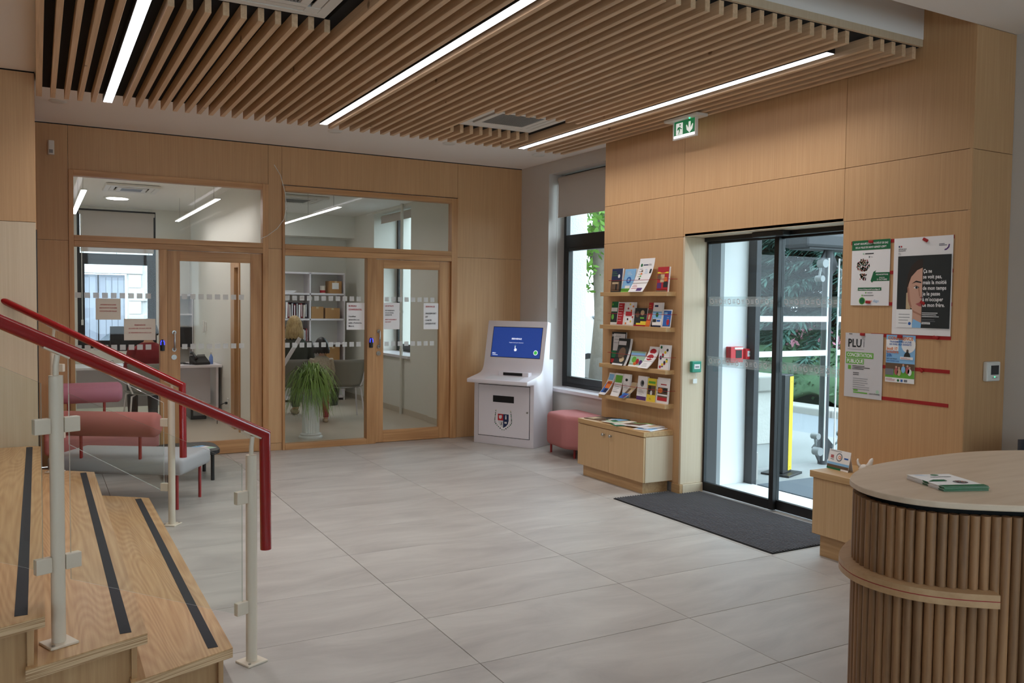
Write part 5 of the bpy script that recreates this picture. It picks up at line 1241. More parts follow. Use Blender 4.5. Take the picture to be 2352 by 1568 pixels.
notice('cream notice of opening hours on the left office glazing', .744, 1.032, 1.194, 1.406, y1_, [(.5, .68, 'PERMANENCES', .018, R_, 'CENTER', .10), (.5, .53, 'LE LUNDI DE 13 H 30 \u00c0 18 H 30', .015, R_, 'CENTER', .205), (.5, .33, 'LE VENDREDI DE 8 H 30 \u00c0 12 H', .015, R_, 'CENTER', .205)], 'paper_cream')
notice('white notice reading BUREAU CONFIDENTIEL', 3.002, 3.209, 1.288, 1.588, y1_, [(.1, .85, 'BUREAU', .026, R_, 'LEFT', .09), (.1, .72, 'CONFIDENTIEL', .026, R_, 'LEFT', .155), (.1, .47, 'Veuillez', .022, K_, 'LEFT', .085), (.1, .35, 'attendre en', .022, K_, 'LEFT', .125), (.1, .23, 'salle d\u2019attente.', .022, K_, 'LEFT', .155), (.1, .11, 'Merci.', .022, K_, 'LEFT', .065)])
notice('white notice about collecting passports by appointment', 3.437, 3.628, 1.291, 1.592, D+.026, [(.08, .86, 'LES RETRAITS', .018, R_, 'LEFT', .10), (.08, .69, 'DE PASSEPORTS', .016, K_, 'LEFT', .11), (.08, .60, 'OU DE CARTES', .016, K_, 'LEFT', .10), (.08, .52, 'D\u2019IDENTIT\u00c9', .016, K_, 'LEFT', .08), (.08, .35, 'SONT UNIQUEMENT', .016, R_, 'LEFT', .14), (.08, .26, 'SUR RDV', .016, R_, 'LEFT', .07)])
notice('white notice reading SERVICE PASSEPORT ET CARTE D\u2019IDENTITE', 3.926, 4.112, 1.289, 1.593, D+.026, [(.12, .84, 'SERVICE', .024, R_, 'LEFT', .115), (.12, .58, 'PASSEPORT', .024, K_, 'LEFT', .135), (.12, .45, 'ET', .024, K_, 'LEFT', .03), (.12, .32, 'CARTE', .024, K_, 'LEFT', .075), (.12, .19, 'D\u2019IDENTIT\u00c9', .024, K_, 'LEFT', .125)])

# ================================================================== left office
t = thing('desk', 'white desk with solid front panel in the left office', 'desk', (1.3, 12.1, 0))
B('top', 'white_lacquer', t, .30, 2.13, 11.72, 12.45, .715, .745, .002); B('front_panel', 'white_lacquer', t, .42, 2.02, 11.95, 11.97, .22, .715); B('side_panel', 'white_lacquer', t, 2.06, 2.09, 11.76, 12.42, 0, .715); B('side_panel', 'white_lacquer', t, .34, .37, 11.76, 12.42, 0, .715)
def monitor(label, x, y, w, h, z, rz):
    t = thing('monitor', label, 'monitor', (x, y, .7455), rz)
    B_(t, 'screen', 'black_plastic', -w/2, w/2, -.02, .02, z-.7455, z+h-.7455, .006); m = MB(); m.cyl((0, .04, .012), (0, .03, z-.7455+.08), .02, 12); m.build('stem', 'black_plastic', t, smooth=True); B_(t, 'foot', 'black_plastic', -.12, .12, -.06, .12, 0, .012, .004)
monitor('wide black monitor in front of the left office window', 1.10, 12.18, .56, .32, .925, 0); monitor('black monitor beside the desk phone in the left office', 1.62, 12.15, .40, .27, .965, 0)
t = thing('desk_phone', 'black desk phone with handset on the left office desk', 'phone', (1.88, 11.92, .7455), .25)
m = MB(); m.prism([(-.10, 0), (.10, 0), (.10, .10), (.07, .115), (-.10, .03)], 'x', -.10, .10); m.build('base', 'black_plastic', t, .004); m = MB(); m.tube([(-.07, -.06, .075), (-.07, -.02, .11), (-.07, .06, .15), (-.07, .10, .145)], [.022, .016, .016, .022], 10); m.build('handset', 'black_plastic', t, smooth='all'); B_(t, 'display', 'grey_metal', -.02, .08, .02, .03, .105, .13)
m = MB(); m.tube([(-.10, -.05, .02), (-.16, -.07, .012), (-.13, .02, .01), (-.19, .05, .012), (-.12, .1, .012)], .006, 8); m.build('coiled_cord', 'black_plastic', t, smooth='all')
t = thing('spray_bottle', 'clear and blue bottle at the right end of the left office desk', 'bottle', (2.03, 11.95, .7455)); m = MB(); m.lathe([(.022, 0), (.026, .01), (.026, .09), (.012, .12), (.010, .13)], 14); m.build('bottle', 'bottle_blue', t, smooth='all'); m = MB(); m.lathe([(.013, .13), (.013, .155), (.006, .17)], 12); m.build('cap', 'white_plastic', t, smooth='all')
t = thing('cable_tangle', 'tangle of black and white cables at the left end of the desk', 'cables', (.72, 11.9, .7455)); rr = random.Random(9)
for k in range(6):
    m = MB(); pts = [(.14*math.cos(k+j*1.3)*(1-.05*j), .09*math.sin(k*2+j*1.1), .012+.05*abs(math.sin(j*.9+k))) for j in range(9)]; m.tube(pts, .008, 6); m.build('cable', 'black_plastic' if k % 3 else 'white_plastic', t, smooth='all')
t = thing('shelf_unit', 'small white shelf unit in the corner of the left office', 'shelf', (1.98, 14.3, 0))
for z in (.02, .45, .9, 1.36, 1.66): B_(t, 'shelf_board', 'white_lacquer', -.14, .14, -.16, .16, z, z+.02)
for x in (-.15, .14): B_(t, 'side_panel', 'white_lacquer', x, x+.012, -.16, .16, 0, 1.7)
t = thing('wall_intercom', 'small white handset on the right wall of the left office', 'intercom', (2.139, 13.0, 1.15)); B_(t, 'base', 'white_plastic', -.02, 0, -.04, .04, 0, .13, .004); B_(t, 'handset', 'white_plastic', -.05, -.02, -.02, .02, -.02, .15, .008)
t = thing('wall_socket', 'white wall socket with a black plug in the left office', 'socket', (2.139, 11.35, .28)); B_(t, 'plate', 'white_plastic', -.012, 0, -.04, .04, -.06, .06, .003); B_(t, 'plug', 'black_plastic', -.045, -.012, -.015, .015, -.015, .015, .004); m = MB(); m.tube([(-.045, 0, 0), (-.10, .01, -.02), (-.13, .03, -.12), (-.13, .06, -.27)], .005, 8); m.build('lead', 'black_plastic', t, smooth='all')
t = thing('computer_case', 'dark computer case under the left office desk', 'computer', (1.88, 12.22, 0)); B_(t, 'case', 'black_plastic', -.10, .10, -.2, .2, 0, .36, .006); B_(t, 'front_grille', 'grey_metal', -.07, .07, -.203, -.2, .05, .16); B_(t, 'drive_bay', 'dark_grey_metal', -.08, .08, -.203, -.2, .26, .33)

# ---- visitor chairs
def visitor_chair(label, loc, rz, group='grey shell chairs in the offices'):
    t = thing('visitor_chair', label, 'chair', loc, rz, group)
    m = MB(); m.sheet(lambda u, v: (-.23+.46*u, -.20+.40*v, .45-.02*math.sin(PI*u)+.012*abs(2*u-1)), 8, 6, .012); m.build('seat', 'chair_grey', t, smooth='all')
    m = MB(); m.sheet(lambda u, v: ((-.5+u)*(.42+.12*v), -.20-.10*v+.05*(2*u-1)**2*1.0, .45+.37*v), 10, 8, .012); m.build('backrest', 'chair_grey', t, smooth='all')
    for sx_ in (-1, 1):
        for sy_ in (-1, 1): m = MB(); m.tube([(sx_*.16, sy_*.14, .44), (sx_*.21, sy_*.19, .42), (sx_*.25, sy_*.25, 0)], .010, 10); m.build('leg', 'white_lacquer', t, smooth=True)
    m = MB(); m.tube([(-.20, -.20, .46), (-.245, -.22, .56), (-.26, -.12, .66), (-.26, .14, .66)], .011, 10); m.build('armrest', 'white_lacquer', t, smooth=True); m = MB(); m.tube([(.20, -.20, .46), (.245, -.22, .56), (.26, -.12, .66), (.26, .14, .66)], .011, 10); m.build('armrest', 'white_lacquer', t, smooth=True)
    return t
vc = visitor_chair('grey shell chair under the person in red', (1.18, 11.42, 0), .08)
for lab, loc, rz in [('grey shell chair under the woman with blond hair', (3.06, 11.62, 0), 0), ('empty grey shell chair beside the child', (3.66, 11.36, 0), -.12)]:
    c = copy_tree(vc); c['label'] = lab; c.location = loc; c.rotation_euler = (0, 0, rz)

# ================================================================== people
def loft(m, secs, n=20):
    k = len(m.v); vv = [(cx+rx*math.cos(2*PI*j/n), cy+ry*math.sin(2*PI*j/n), z) for (z, cx, cy, rx, ry) in secs for j in range(n)]
    q = len(secs); ff = [(i*n+j, i*n+(j+1) % n, (i+1)*n+(j+1) % n, (i+1)*n+j) for i in range(q-1) for j in range(n)]+[tuple(range(n))[::-1], tuple(range((q-1)*n, q*n))]
    m.add(vv, ff); return m
def fuse(m, name, mat, parent, vox=.012, it=6, cut=None):
    ob = m.build(name, mat, None); md = ob.modifiers.new('r', 'REMESH'); md.mode = 'VOXEL'; md.voxel_size = vox
    s = ob.modifiers.new('s', 'SMOOTH'); s.iterations = it; s.factor = .5
    bpy.context.view_layer.update(); dg = bpy.context.evaluated_depsgraph_get()
    me = bpy.data.meshes.new_from_object(ob.evaluated_get(dg)); ob.modifiers.clear(); old = ob.data; ob.data = me; bpy.data.meshes.remove(old); me.name = name
    for p in me.polygons: p.use_smooth = True
    if not me.materials: me.materials.append(MATS[mat])
    ob.parent = parent; return ob
def person(label, loc, rz, s=1.0, seated=True, top='top_red', trs='trousers_dark', hair='hair_dark', hairlen=.10, arms=None, vest=False, headk=1.0):
    t = thing('person', label, 'person', loc, rz); t.scale = (s, s, s)
    hz_ = .52 if seated else .80          # hip height
    zs = hz_+.50; hc = zs+.215            # shoulders, head centre
    kn = [(sx_*.12, .40, .50) if seated else (sx_*.09, .02, .44) for sx_ in (-1, 1)]
    an = [(sx_*.12, .38, .08) if seated else (sx_*.09, -.02, .07) for sx_ in (-1, 1)]
    sh = [(sx_*.17, -.01, zs-.01) for sx_ in (-1, 1)]; el = [(sx_*.235, .03, zs-.27) for sx_ in (-1, 1)]; wr_ = [(sx_*.13, .26, zs-.36) if seated else (sx_*.22, .13, zs-.46) for sx_ in (-1, 1)]
    torso = lambda g: [(hz_-.08, 0, 0, .15+g, .115+g), (hz_+.04, 0, 0, .165+g, .12+g), (hz_+.20, 0, .0, .14+g, .10+g), (hz_+.36, 0, .0, .165+g, .115+g), (zs-.05, 0, 0, .17+g, .105+g), (zs+.01, 0, -.005, .13+g, .075+g), (zs+.055, 0, -.005, .06+g*.6, .055+g*.6)]
    HC = Vector((0, .0, hc-.09))
    hd = lambda m, k0: [m.v.__setitem__(i_, HC+(m.v[i_]-HC)*headk) for i_ in range(k0, len(m.v))]
    b = MB(); loft(b, torso(0)); b.tube([(0, -.005, zs), (0, .0, zs+.06), (0, .015, hc-.04)], [.06, .052, .055], 14)
    k0 = len(b.v)
    b.ball((0, .02, hc), (.074, .092, .112), 18, 14); b.ball((0, .05, hc-.05), (.05, .055, .06), 14, 10)          # skull, jaw
    b.tube([(0, .105, hc+.02), (0, .125, hc-.015), (0, .108, hc-.025)], [.008, .014, .010], 8)                    # nose
    for sx_ in (-1, 1): b.ball((sx_*.076, .01, hc-.01), (.010, .022, .032), 10, 8)                                # ears
    b.tube([(-.02, .104, hc-.055), (.02, .104, hc-.055)], .007, 8)                                               # lips
    hd(b, k0)
    for i in (0, 1):
        b.tube([(kn[i][0]*.8, 0, hz_), kn[i], an[i]], [.075, .055, .04], 12); b.tube([an[i], (an[i][0], an[i][1]+.13, .035)], [.045, .035], 10)
        b.tube([sh[i], el[i], wr_[i]], [.05, .04, .028], 12)
        w_ = Vector(wr_[i]); d = (Vector(wr_[i])-Vector(el[i])).normalized(); side = d.cross(Vector((0, 0, 1))).normalized(); dn = side.cross(d)
        pm = w_+d*.05; b.tube([w_, w_+d*.03, w_+d*.085], [.026, .032, .034], 10, flat=.55)
        for k in range(4):
            o_ = side*(-.027+.018*k); L = (.062, .074, .070, .055)[k]; q = w_+d*.08+o_; b.tube([q, q+d*L*.5-Vector((0, 0, .006)), q+d*L*.85-Vector((0, 0, .022))], [.009, .0085, .007], 8)
        sgn = 1 if i == 0 else -1; q = w_+d*.03+side*.028*sgn; b.tube([q, q+side*.022*sgn+d*.025, q+side*.028*sgn+d*.055], [.011, .010, .008], 8)
    body = fuse(b, 'body', 'skin', t, .0085, 4)
    for sx_ in (-1, 1):
        m = MB(); m.ball((sx_*.030, .098, hc+.012), (.013, .010, .008), 10, 8); hd(m, 0); m.build('eye', 'ink_white', body, smooth='all'); m = MB(); m.ball((sx_*.030, .1065, hc+.012), (.006, .003, .006), 8, 6); hd(m, 0); m.build('pupil', 'ink_black', body, smooth='all')
    m = MB(); m.tube([(-.022, .110, hc-.056), (0, .113, hc-.055), (.022, .110, hc-.056)], .0035, 6); hd(m, 0); m.build('mouth', 'ink_lip', body, smooth='all')
    j = MB(); loft(j, torso(.018)[:-1]+[(zs+.05, 0, -.005, .075, .068)])
    for i in (0, 1): j.tube([sh[i], el[i], wr_[i]], [.068, .056, .044], 14)
    tp = fuse(j, 'jacket' if vest else 'top', top, t, .012, 5)
    if vest:
        m = MB(); loft(m, [(zs+.02, 0, -.005, .085, .075), (zs+.075, 0, .0, .075, .068)]); m.build('collar', top, tp, smooth='all')
    p_ = MB()
    for i in (0, 1): p_.tube([(kn[i][0]*.75, 0, hz_-.005), kn[i], (an[i][0], an[i][1], .10)], [.092, .07, .058], 14)
    loft(p_, [(hz_-.095, 0, 0, .16, .125), (hz_+.05, 0, 0, .172, .128)]); fuse(p_, 'trousers', trs, t, .014, 4)
    for i in (0, 1):
        m = MB(); m.tube([(an[i][0], an[i][1]-.05, .04), (an[i][0], an[i][1]+.04, .045), (an[i][0], an[i][1]+.14, .035), (an[i][0], an[i][1]+.18, .025)], [.04, .048, .042, .022], 12, flat=.85); m.build('shoe', 'shoe_beige', t, smooth='all')
    h = MB()
    h.ball((0, -.005, hc+.022), (.088, .100, .108), 20, 14)
    n_ = 26
    for k in range(n_):
        a = PI*(.93+1.14*k/(n_-1)) if True else 0
        x, y = .078*math.cos(a), -.0+.085*math.sin(a); zz = hc-hairlen-.012*math.sin(k*2.3)
        h.tube([(x*.55, y*.55-.01, hc+.09), (x*.98, y*.98, hc+.03), (x*1.28, y*1.15, hc-hairlen*.55), (x*1.42, y*1.12, zz)], [.022, .024, .024, .010], 8)
    hd(h, 0); fuse(h, 'hair', hair, t, .0075, 3)
    return t
person('woman with shoulder-length blond hair in a dark olive jacket, seated with her back to us', (3.06, 11.62, 0), 0, 1.03, True, 'jacket_olive', 'trousers_dark', 'hair_blond', .175, vest=True)
person('child with dark hair in a patterned top and red trousers, standing', (3.27, 11.06, 0), -.1, .655, False, 'top_pattern', 'trousers_red', 'hair_dark', .10, headk=1.38)
person('person in a dark red top seated at the left office desk', (1.20, 11.42, 0), .08, 1.0, True, 'top_red', 'trousers_dark', 'hair_dark', .07)

# ================================================================== right office
t = thing('shelf_unit', 'wide white shelving along the back of the right office', 'shelf', (3.9, 13.85, 0))
SY = 13.45
for z in (.04, .60, .905, 1.295, 1.70, 2.03): B('shelf_board', 'white_lacquer', t, 2.9, 4.36, SY, 13.80, z, z+.028, .002)
for x in (2.88, 3.785, 4.345): B('side_panel', 'white_lacquer', t, x, x+.022, SY, 13.80, 0, 2.055, .002)
B('back_panel', 'office_wall', t, 2.88, 4.36, 13.80, 13.81, 0, 2.05)
rr = random.Random(4)
ORD = 'first second third fourth fifth sixth seventh eighth ninth tenth eleventh twelfth thirteenth fourteenth fifteenth sixteenth seventeenth eighteenth nineteenth twentieth'.split()
for row, (z, zh) in enumerate([(1.324, .26), (.934, .25)]):
    x = 3.36; k = 0
    while x < 3.75 and k < 20:
        w = .018+.02*rr.random(); h = zh*(.8+.2*rr.random()); nm = ['red', 'dark', 'white', 'red', 'pale', 'dark'][k % 6]; mt_ = {'red': 'folder_red', 'dark': 'folder_dark', 'white': 'paper', 'pale': 'paper_cream'}[nm]
        t2 = thing('folder', '%s folder, %s from the left on the %s shelf of the right office' % ({'red': 'dark red', 'dark': 'dark purple', 'white': 'white', 'pale': 'cream'}[nm], ORD[k], ('middle', 'lower')[row]), 'folder', (x, SY+.03, z), group='%s folders, %s shelf' % (nm, ('middle', 'lower')[row]))
        M = Matrix.Rotation((rr.random()-.5)*.10, 4, 'Y'); m = MB(); m.box(0, w*.8, 0, .24, .0, h); 
        for i_, p_ in enumerate(m.v): m.v[i_] = M @ p_+Vector((0, 0, .006))
        m.build('cover', mt_, t2); B_(t2, 'paper_edge', 'paper', .004, w*.5, -.004, 0, .03, h*.95); x += w+.004; k += 1
def carton(label, x, y, z, w, d, h, lab=True):
    t = thing('carton', label, 'box', (x, y, z)); B_(t, 'box', 'cardboard', -w/2, w/2, -d/2, d/2, 0, h, .003); B_(t, 'tape', 'ink_beige', -.02, .02, -d/2-.001, d/2+.001, h-.03, h+.001)
    if lab: B_(t, 'shipping_label', 'paper', -w*.3, w*.25, -d/2-.002, -d/2, h*.35, h*.85)
carton('cardboard box with labels on the top right shelf', 4.22, 13.60, 1.7285, .20, .24, .20); carton('cardboard box at the left of the middle right shelf', 3.92, 13.60, 1.3235, .20, .24, .19, False); carton('cardboard box at the right of the middle right shelf', 4.17, 13.60, 1.3235, .24, .24, .17, False); carton('cardboard box on the lower right shelf', 4.18, 13.60, .6285, .22, .24, .24, False)
t = thing('storage_tin', 'small cream and red tin beside the labelled box', 'tin', (4.04, 13.60, 1.7285)); m = MB(); m.lathe([(.045, 0), (.045, .10), (.047, .10), (.047, .12), (.0, .122)], 18); m.build('tin', 'paper_cream', t, smooth=True); m = MB(); m.lathe([(.0455, .01), (.0455, .05)], 18); m.build('red_band', 'ink_red', t, smooth=True)
t = thing('paper_stack', 'loose stack of white papers on the top left shelf', 'papers', (3.40, 13.6, 1.7285)); 
for k in range(5): B_(t, 'sheet', 'paper', -.15+.01*k, .15+.01*k, -.1, .1, .008*k, .008*k+.006)
for lab, z in [('dark tray under the folders of the middle shelf', 1.3235)]: pass
t = thing('waste_bin', 'black waste bin behind the empty chair', 'bin', (3.95, 12.9, 0)); m = MB(); m.lathe([(.12, 0), (.15, .28), (.158, .28), (.158, .295), (.14, .295), (.11, .01)], 20); m.build('bin', 'black_plastic', t, smooth=True); m = MB(); m.lathe([(.158, .285), (.162, .285), (.162, .297), (.158, .297)], 20); m.build('rim', 'dark_grey_metal', t)
t = thing('slanted_bar', 'white slanted bar in front of the woman in the olive jacket', 'bar', (2.5, 10.95, 0)); m = MB(); m.beam((.47, .05, 1.125), (-.20, 0, .05), .016, .05); m.build('bar', 'white_lacquer', t, .004); m = MB(); m.box(-.24, -.14, -.06, .06, 0, .06); m.build('foot', 'white_lacquer', t, .004)
# plant
t = thing('potted_plant', 'spider plant in a tall white fluted pot behind the office glass', 'plant', (2.79, 9.86, 0))
m = MB(); n = 24
prof = [(.135, 0), (.14, .02), (.115, .035), (.125, .05), (.10, .065), (.10, .07), (.098, .52), (.115, .54), (.118, .58), (.10, .58), (.09, .55)]
vv = []
for r, z in prof:
    for j in range(2*n): rr_ = r*(1-(.06 if (j % 2 and .06 < z < .53) else 0)); vv.append((rr_*math.cos(PI*j/n), rr_*math.sin(PI*j/n), z))
q = 2*n; m.add(vv, [(i*q+j, i*q+(j+1) % q, (i+1)*q+(j+1) % q, (i+1)*q+j) for i in range(len(prof)-1) for j in range(q)]+[tuple(range(q))[::-1]]); m.build('pot', 'pot_white', t, .001)
m = MB(); m.lathe([(.0, .555), (.09, .555)], 18); m.build('soil', 'ink_brown', t)
m = MB(); rr = random.Random(12)
for k in range(620):
    a = rr.random()*2*PI; L = .38+.45*rr.random(); out = .08+.30*rr.random(); up = .10+.34*rr.random()*(1.1-out); w = .0042+.0032*rr.random()
    d = Vector((math.cos(a), math.sin(a), 0)); s_ = Vector((-d.y, d.x, 0)); b0 = d*.03*rr.random()+Vector((0, 0, .56))
    P = []
    for i in range(7):
        u = i/6; P.append(b0+d*out*(u**.8)+Vector((0, 0, up*math.sin(min(1, u*1.5)*PI/2)*1.0-L*.95*max(0, u-.25)**1.6))+s_*.04*math.sin(u*3+k)*u)
    vv = []; 
    for i, p in enumerate(P): ww = w*(1-(i/6)**3*.85); vv += [p-s_*ww, p+s_*ww+Vector((0, 0, .002))]
    m.add(vv, [(2*i, 2*i+1, 2*i+3, 2*i+2) for i in range(6)])
o = m.build('foliage', 'leaf_green', t, smooth='all'); o['kind'] = 'stuff'

# ================================================================== outside
ORD_ = ('first', 'second', 'third', 'fourth', 'fifth')
def ground(name, mat, *b): tag(B(name, mat, None, *b), kind='structure')
ground('ground_forecourt', 'gravel', 5.03, 8.6, -8, 30, -.10, -.006); ground('ground_road', 'asphalt', 8.6, 10.1, -8, 30, -.10, -.012); ground('ground_verge', 'hedge_green', 10.5, 60, -30, 60, -.10, .02); ground('ground_street', 'asphalt', -30, 5.03, 14.75, 40, -.60, -.40)
tag(B('paving_step', 'threshold', None, 5.07, 5.62, 3.93, 5.715, -.005, .002), 'pale paving strip outside the sliding door', 'paving')
tag(B('outdoor_mat', 'doormat_dark', None, 5.63, 6.50, 4.1, 5.58, -.005, .008, .003), 'dark grey outdoor mat beyond the sliding door', 'mat')
for k in range(5):
    y = 6.2+1.2*k; tag(B('kerb_stone', 'kerb_stone', None, 10.1, 10.5, y, y+1.19, -.05, .10, .02), 'pale kerb stone across the road, %s from the right' % ORD_[k], 'kerb', 'kerb stones along the road')
t = thing('bollard', 'black bollard with a yellow stripe on the forecourt', 'bollard', (6.25, 5.88, -.006), .35)
B_(t, 'base_plate', 'black_metal', -.16, .16, -.14, .14, 0, .02, .004); B_(t, 'column', 'black_metal', -.10, .10, -.055, .055, .02, .96, .006); B_(t, 'yellow_stripe', 'bollard_yellow', .012, .092, -.058, -.055, .04, .94); p = Print(t, (.012, -.0582, .04), (1, 0, 0), (0, 0, 1)); p.rect(.032, .845, .048, .85, 'ink_black', 'printed_mark'); p.rect(.0375, .836, .0425, .859, 'ink_black', 'printed_mark'); p.rect(.030, .025, .05, .030, 'ink_black', 'printed_mark'); p.done()
t = thing('glass_windbreak', 'steel post with glass wind screens and clamps outside the door', 'glass screen', (7.03, 6.07, -.006))
m = MB(); m.cyl((0, 0, 0), (0, 0, 2.19), .048, 18); m.build('post', 'dark_grey_metal', t, smooth=True)
for z0, s_ in ((.02, 1), (2.18, -1)):
    m = MB(); m.prism([(-.15, z0+s_*.16), (0, z0+s_*.30), (.15, z0+s_*.16), (.05, z0), (-.05, z0)], 'y', -.012, .012); m.build('bracket_plate', 'dark_grey_metal', t)
    for sx_ in (-1, 1):
        m = MB(); m.tube([(sx_*.12, 0, z0+s_*.15), (sx_*.16, -.05, z0+s_*.20), (sx_*.19, -.06, z0+s_*.29)], .012, 8); m.cyl((sx_*.19, -.03, z0+s_*.29), (sx_*.19, -.11, z0+s_*.29), .032, 14); m.cyl((sx_*.19, -.06, z0+s_*.14), (sx_*.19, -.14, z0+s_*.14), .042, 14); m.build('glass_clamp', 'grey_metal', t, smooth=True)
for x0, x1 in ((-1.15, -.06), (.08, 1.2)):
    g_ = B_(t, 'glass_pane', 'glass_clear', x0, x1, -.075, -.065, .05, 2.1); 
    for z in (1.46, 1.12): o = B_(t, 'white_band', 'smooth_plaster', x0, x1, -.078, -.0755, z, z+.055)
    o = B_(t, 'pane_edge', 'smooth_plaster', x1-.008 if x0 < 0 else x0, x1 if x0 < 0 else x0+.008, -.077, -.063, .05, 2.1)
t = thing('canopy_box', 'dark grey canopy housing above the glass wind screen', 'canopy', (7.1, 6.1, 2.19)); B_(t, 'housing', 'dark_grey_metal', -.52, 1.3, -.16, .16, 0, .15, .03); B_(t, 'trim', 'dark_grey_metal', -.45, 1.3, -.13, .13, -.015, 0)
t = thing('drainpipe', 'white drainpipe at the outer corner of the entrance', 'pipe', (5.80, 5.82, -.006)); m = MB(); m.cyl((0, 0, .25), (0, 0, 3.4), .04, 14); m.build('pipe', 'smooth_plaster', t, smooth=True); m = MB(); m.cyl((0, 0, 0), (0, 0, .25), .055, 14); m.build('boot', 'kerb_stone', t, smooth=True)
t = thing('gate_pillar', 'pale stone pillar with a cap beside the forecourt', 'pillar', (7.5, 7.45, -.006)); B_(t, 'shaft', 'stone_pale', -.2, .2, -.2, .2, 0, .62, .01); B_(t, 'cap', 'kerb_stone', -.26, .26, -.26, .26, .62, .80, .02)
tag(B('outer_frame', 'dark_grey_metal', None, 5.60, 5.66, 5.62, 5.72, -.006, 2.43, .004), 'dark metal upright of the outer entrance frame', 'frame')

def leaf_cloud(m, c, r, n, size, rr, flat=1.0):
    for k in range(n):
        while True:
            p = Vector((rr.uniform(-1, 1), rr.uniform(-1, 1), rr.uniform(-1, 1)))
            if p.length < 1: break
        p = Vector(c)+Vector((p.x*r[0], p.y*r[1], p.z*r[2])); a = Vector((rr.gauss(0, 1), rr.gauss(0, 1), rr.gauss(0, 1)*flat)).normalized(); b = a.cross(Vector((rr.gauss(0, 1), rr.gauss(0, 1), rr.gauss(0, 1)))).normalized(); s = size*(.6+.8*rr.random())
        m.add([p-a*s, p-b*s*.4, p+a*s, p+b*s*.4], [(0, 1, 2, 3)])
def conifer(label, x, y, h, r, seed, mat):
    t = thing('conifer', label, 'tree', (x, y, .02), group='conifers beyond the road'); rr = random.Random(seed)
    m = MB(); m.tube([(0, 0, 0), (.05, 0, h*.5), (0, 0, h)], [.22, .14, .03], 10); m.build('trunk', 'bark', t, smooth='all')
    m = MB(); nl = int(h*3.2)
    for i in range(nl):
        z = .35+(h-.45)*i/nl; R_l = r*(1-(z/h)**1.3*.85)
        for k in range(8):
            a = 2*PI*(k+rr.random())/8; d = Vector((math.cos(a), math.sin(a), 0)); L = R_l*(.65+.5*rr.random()); s_ = Vector((-d.y, d.x, 0))
            for j in range(11):
                u = (j+1)/11; c = d*L*u+Vector((0, 0, z+.10*math.sin(u*2)-L*.32*u*u))
                for q in range(22):
                    dv = (d*.7+s_*rr.uniform(-1, 1)+Vector((0, 0, rr.uniform(-.7, .15)))).normalized(); l = (.26+.30*rr.random())*(1.15-u*.5); w = dv.cross(Vector((0, 0, 1))).normalized()*.022
                    m.add([c, c+dv*l*.5+w, c+dv*l, c+dv*l*.5-w], [(0, 1, 2, 3)])
    o = m.build('foliage', mat, t); o['kind'] = 'stuff'
conifer('tall dark conifer behind the glass wind screen', 12.6, 10.6, 7.0, 2.2, 1, 'conifer_green'); conifer('dark conifer left of the wind screen', 13.2, 13.2, 7.5, 2.4, 2, 'conifer_green'); conifer('paler conifer right of the steel post', 14.6, 10.9, 6.5, 2.3, 3, 'conifer_light'); conifer('far dark conifer filling the gap between the others', 17.5, 15.0, 8, 3.0, 4, 'conifer_green'); conifer('far conifer at the left behind the pillar', 16.0, 16.6, 8, 2.8, 5, 'conifer_green'); conifer('far conifer at the right behind the steel post', 18.0, 12.6, 8, 3.0, 6, 'conifer_green')
t = thing('hedge', 'low green hedge bank beyond the kerb', 'hedge', (11.3, 9.5, .02)); m = MB(); rr = random.Random(8); m.sheet(lambda u, v: (-.7+1.6*v, -4+7.6*u, .05+.75*math.sin(PI*min(1, v*1.0+.02))**.7+.08*math.sin(u*40+v*9)), 60, 10, .08); m.build('bank', 'hedge_green', t, smooth='all')
m = MB()
for k in range(4200): v = rr.random(); u = rr.random(); p = Vector((-.7+1.6*v, -4+7.6*u, .08+.75*math.sin(PI*min(1, v+.02))**.7)); leaf_cloud(m, p, (.06, .06, .10), 1, .07, rr)
o = m.build('foliage', 'hedge_green', t); o['kind'] = 'stuff'
t = thing('flowering_shrub', 'pink flowering shrub behind the wind screen', 'shrub', (11.9, 10.4, .7)); m = MB(); leaf_cloud(m, (0, 0, .25), (.4, .7, .35), 700, .06, rr); o = m.build('foliage', 'hedge_green', t); o['kind'] = 'stuff'; m = MB(); leaf_cloud(m, (-.15, -.05, .3), (.35, .6, .25), 120, .07, rr); o = m.build('blossom', 'petal_pink', t); o['kind'] = 'stuff'
t = thing('street_tree', 'broadleaf tree outside the window behind the kiosk', 'tree', (9.2, 13.15, -.006)); m = MB(); m.tube([(0, 0, 0), (.05, 0, 1.4), (-.02, .05, 2.8), (0, 0, 5)], [.24, .17, .15, .08], 14); m.tube([(0, 0, 2.3), (-.4, .35, 3.1), (-.7, .8, 3.6)], [.09, .06, .03], 8); m.build('trunk', 'bark', t, smooth='all')
m = MB(); leaf_cloud(m, (-.3, .2, 3.6), (1.6, 1.6, 1.1), 2600, .09, rr); leaf_cloud(m, (-.35, .35, 2.4), (.55, .55, .75), 420, .08, rr); o = m.build('foliage', 'broadleaf', t); o['kind'] = 'stuff'

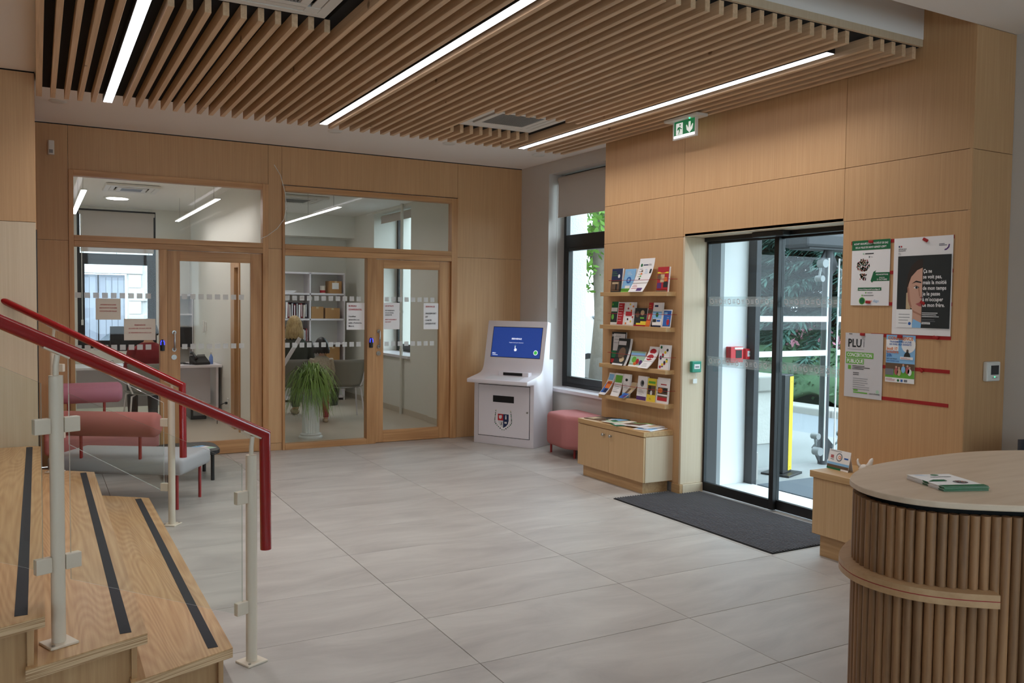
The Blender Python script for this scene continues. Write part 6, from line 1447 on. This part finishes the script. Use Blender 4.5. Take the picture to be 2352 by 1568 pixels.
def car(label, loc, rz, mat):
    t = thing('car', label, 'car', loc, rz)
    side = [(-2.0, .28), (-2.05, .62), (-1.95, .86), (-1.6, .93), (-1.25, 1.40), (-1.0, 1.47), (.35, 1.47), (.60, 1.42), (1.15, .95), (1.85, .84), (2.02, .70), (2.05, .30)]
    m = MB(); m.prism(side, 'y', -.82, .82); m.build('body', mat, t, .06, True, seg=3)
    for y in (-.825, .825):
        m = MB(); m.prism([(-1.12, .98), (-.95, 1.36), (-.15, 1.38), (-.15, .98)], 'y', y-.006, y+.006); m.build('side_window', 'car_glass', t); m = MB(); m.prism([(-.08, .98), (-.08, 1.38), (.38, 1.37), (.85, .98)], 'y', y-.006, y+.006); m.build('side_window', 'car_glass', t)
        for x in (-1.3, 1.3):
            m = MB(); m.cyl((x, y*.86, .31), (x, y*1.02, .31), .31, 22); m.build('wheel', 'rubber_black', t, smooth=True); m = MB(); m.cyl((x, y*1.02, .31), (x, y*1.03, .31), .2, 16); m.build('hubcap', 'steel', t, smooth=True)
        m = MB(); m.tube([(-1.0, y*.86, 1.51), (.4, y*.86, 1.51)], .02, 8); m.build('roof_rail', 'white_lacquer', t, smooth=True)
    m = MB(); m.add([(.63, -.72, 1.40), (.63, .72, 1.40), (1.16, .74, .965), (1.16, -.74, .965)], [(0, 1, 2, 3)]); 
    for i, p in enumerate(m.v): m.v[i] = p+Vector((.012, 0, .012))
    m.build('windscreen', 'car_glass', t)
    m = MB(); m.add([(-1.62, -.70, .96), (-1.62, .70, .96), (-1.27, .68, 1.37), (-1.27, -.68, 1.37)], [(0, 1, 2, 3)])
    for i, p in enumerate(m.v): m.v[i] = p+Vector((-.014, 0, .010))
    m.build('rear_window', 'car_glass', t)
    return t
car('light blue car parked outside the left office window', (1.95, 17.6, -.40), PI, 'car_blue')
car('white car parked outside the window behind the kiosk', (9.75, 16.0, -.012), 2.2, 'white_lacquer')
# house across the street
t = thing('house_front', 'pale stone house front with grey shutters across the street', 'house', (1.0, 19.6, -.40))
def hb(n, m, x0, x1, z0, z1, y0, y1, bev=.008): return B(n, m, t, x0, x1, y0, y1, z0, z1, bev)
hb('wall', 'stone_pale', -8, .80, -.4, 7, 19.6, 19.8); hb('wall', 'stone_pale', 1.66, 12, -.4, 7, 19.6, 19.8); hb('wall', 'stone_pale', .80, 1.66, 2.12, 7, 19.6, 19.8); hb('lintel', 'stone_pale', .55, 1.95, 2.125, 2.36, 19.55, 19.6)
zz = 2.37
for k in range(3): 
    for j in range(5): hb('stone_block', 'stone_pale', -.4+.62*j+.3*(k % 2), .21+.62*j+.3*(k % 2), zz+.24*k, zz+.235+.24*k, 19.57, 19.6)
for k in range(9): hb('quoin', 'stone_pale', 1.68+.0, 1.92+.12*(k % 2), -.38+.277*k, -.11+.277*k, 19.55, 19.6)
for x0, x1 in ((.80, 1.10), (1.125, 1.62)):
    s_ = hb('shutter', 'shutter_grey', x0, x1, -.35, 2.10, 19.68, 19.72, .004); n = max(2, int((x1-x0)/.11))
    for k in range(n):
        o = B('shutter_board', 'shutter_grey', None, x0+.02+(x1-x0-.04)*k/n, x0+.02+(x1-x0-.04)*(k+.92)/n, 19.665, 19.68, -.30, 2.05, .003); o.parent = s_; o.location = Vector(o.location)-t.location-s_.location
hb('dark_opening', 'dark_slot', 1.10, 1.125, -.35, 2.1, 19.70, 19.74, 0)
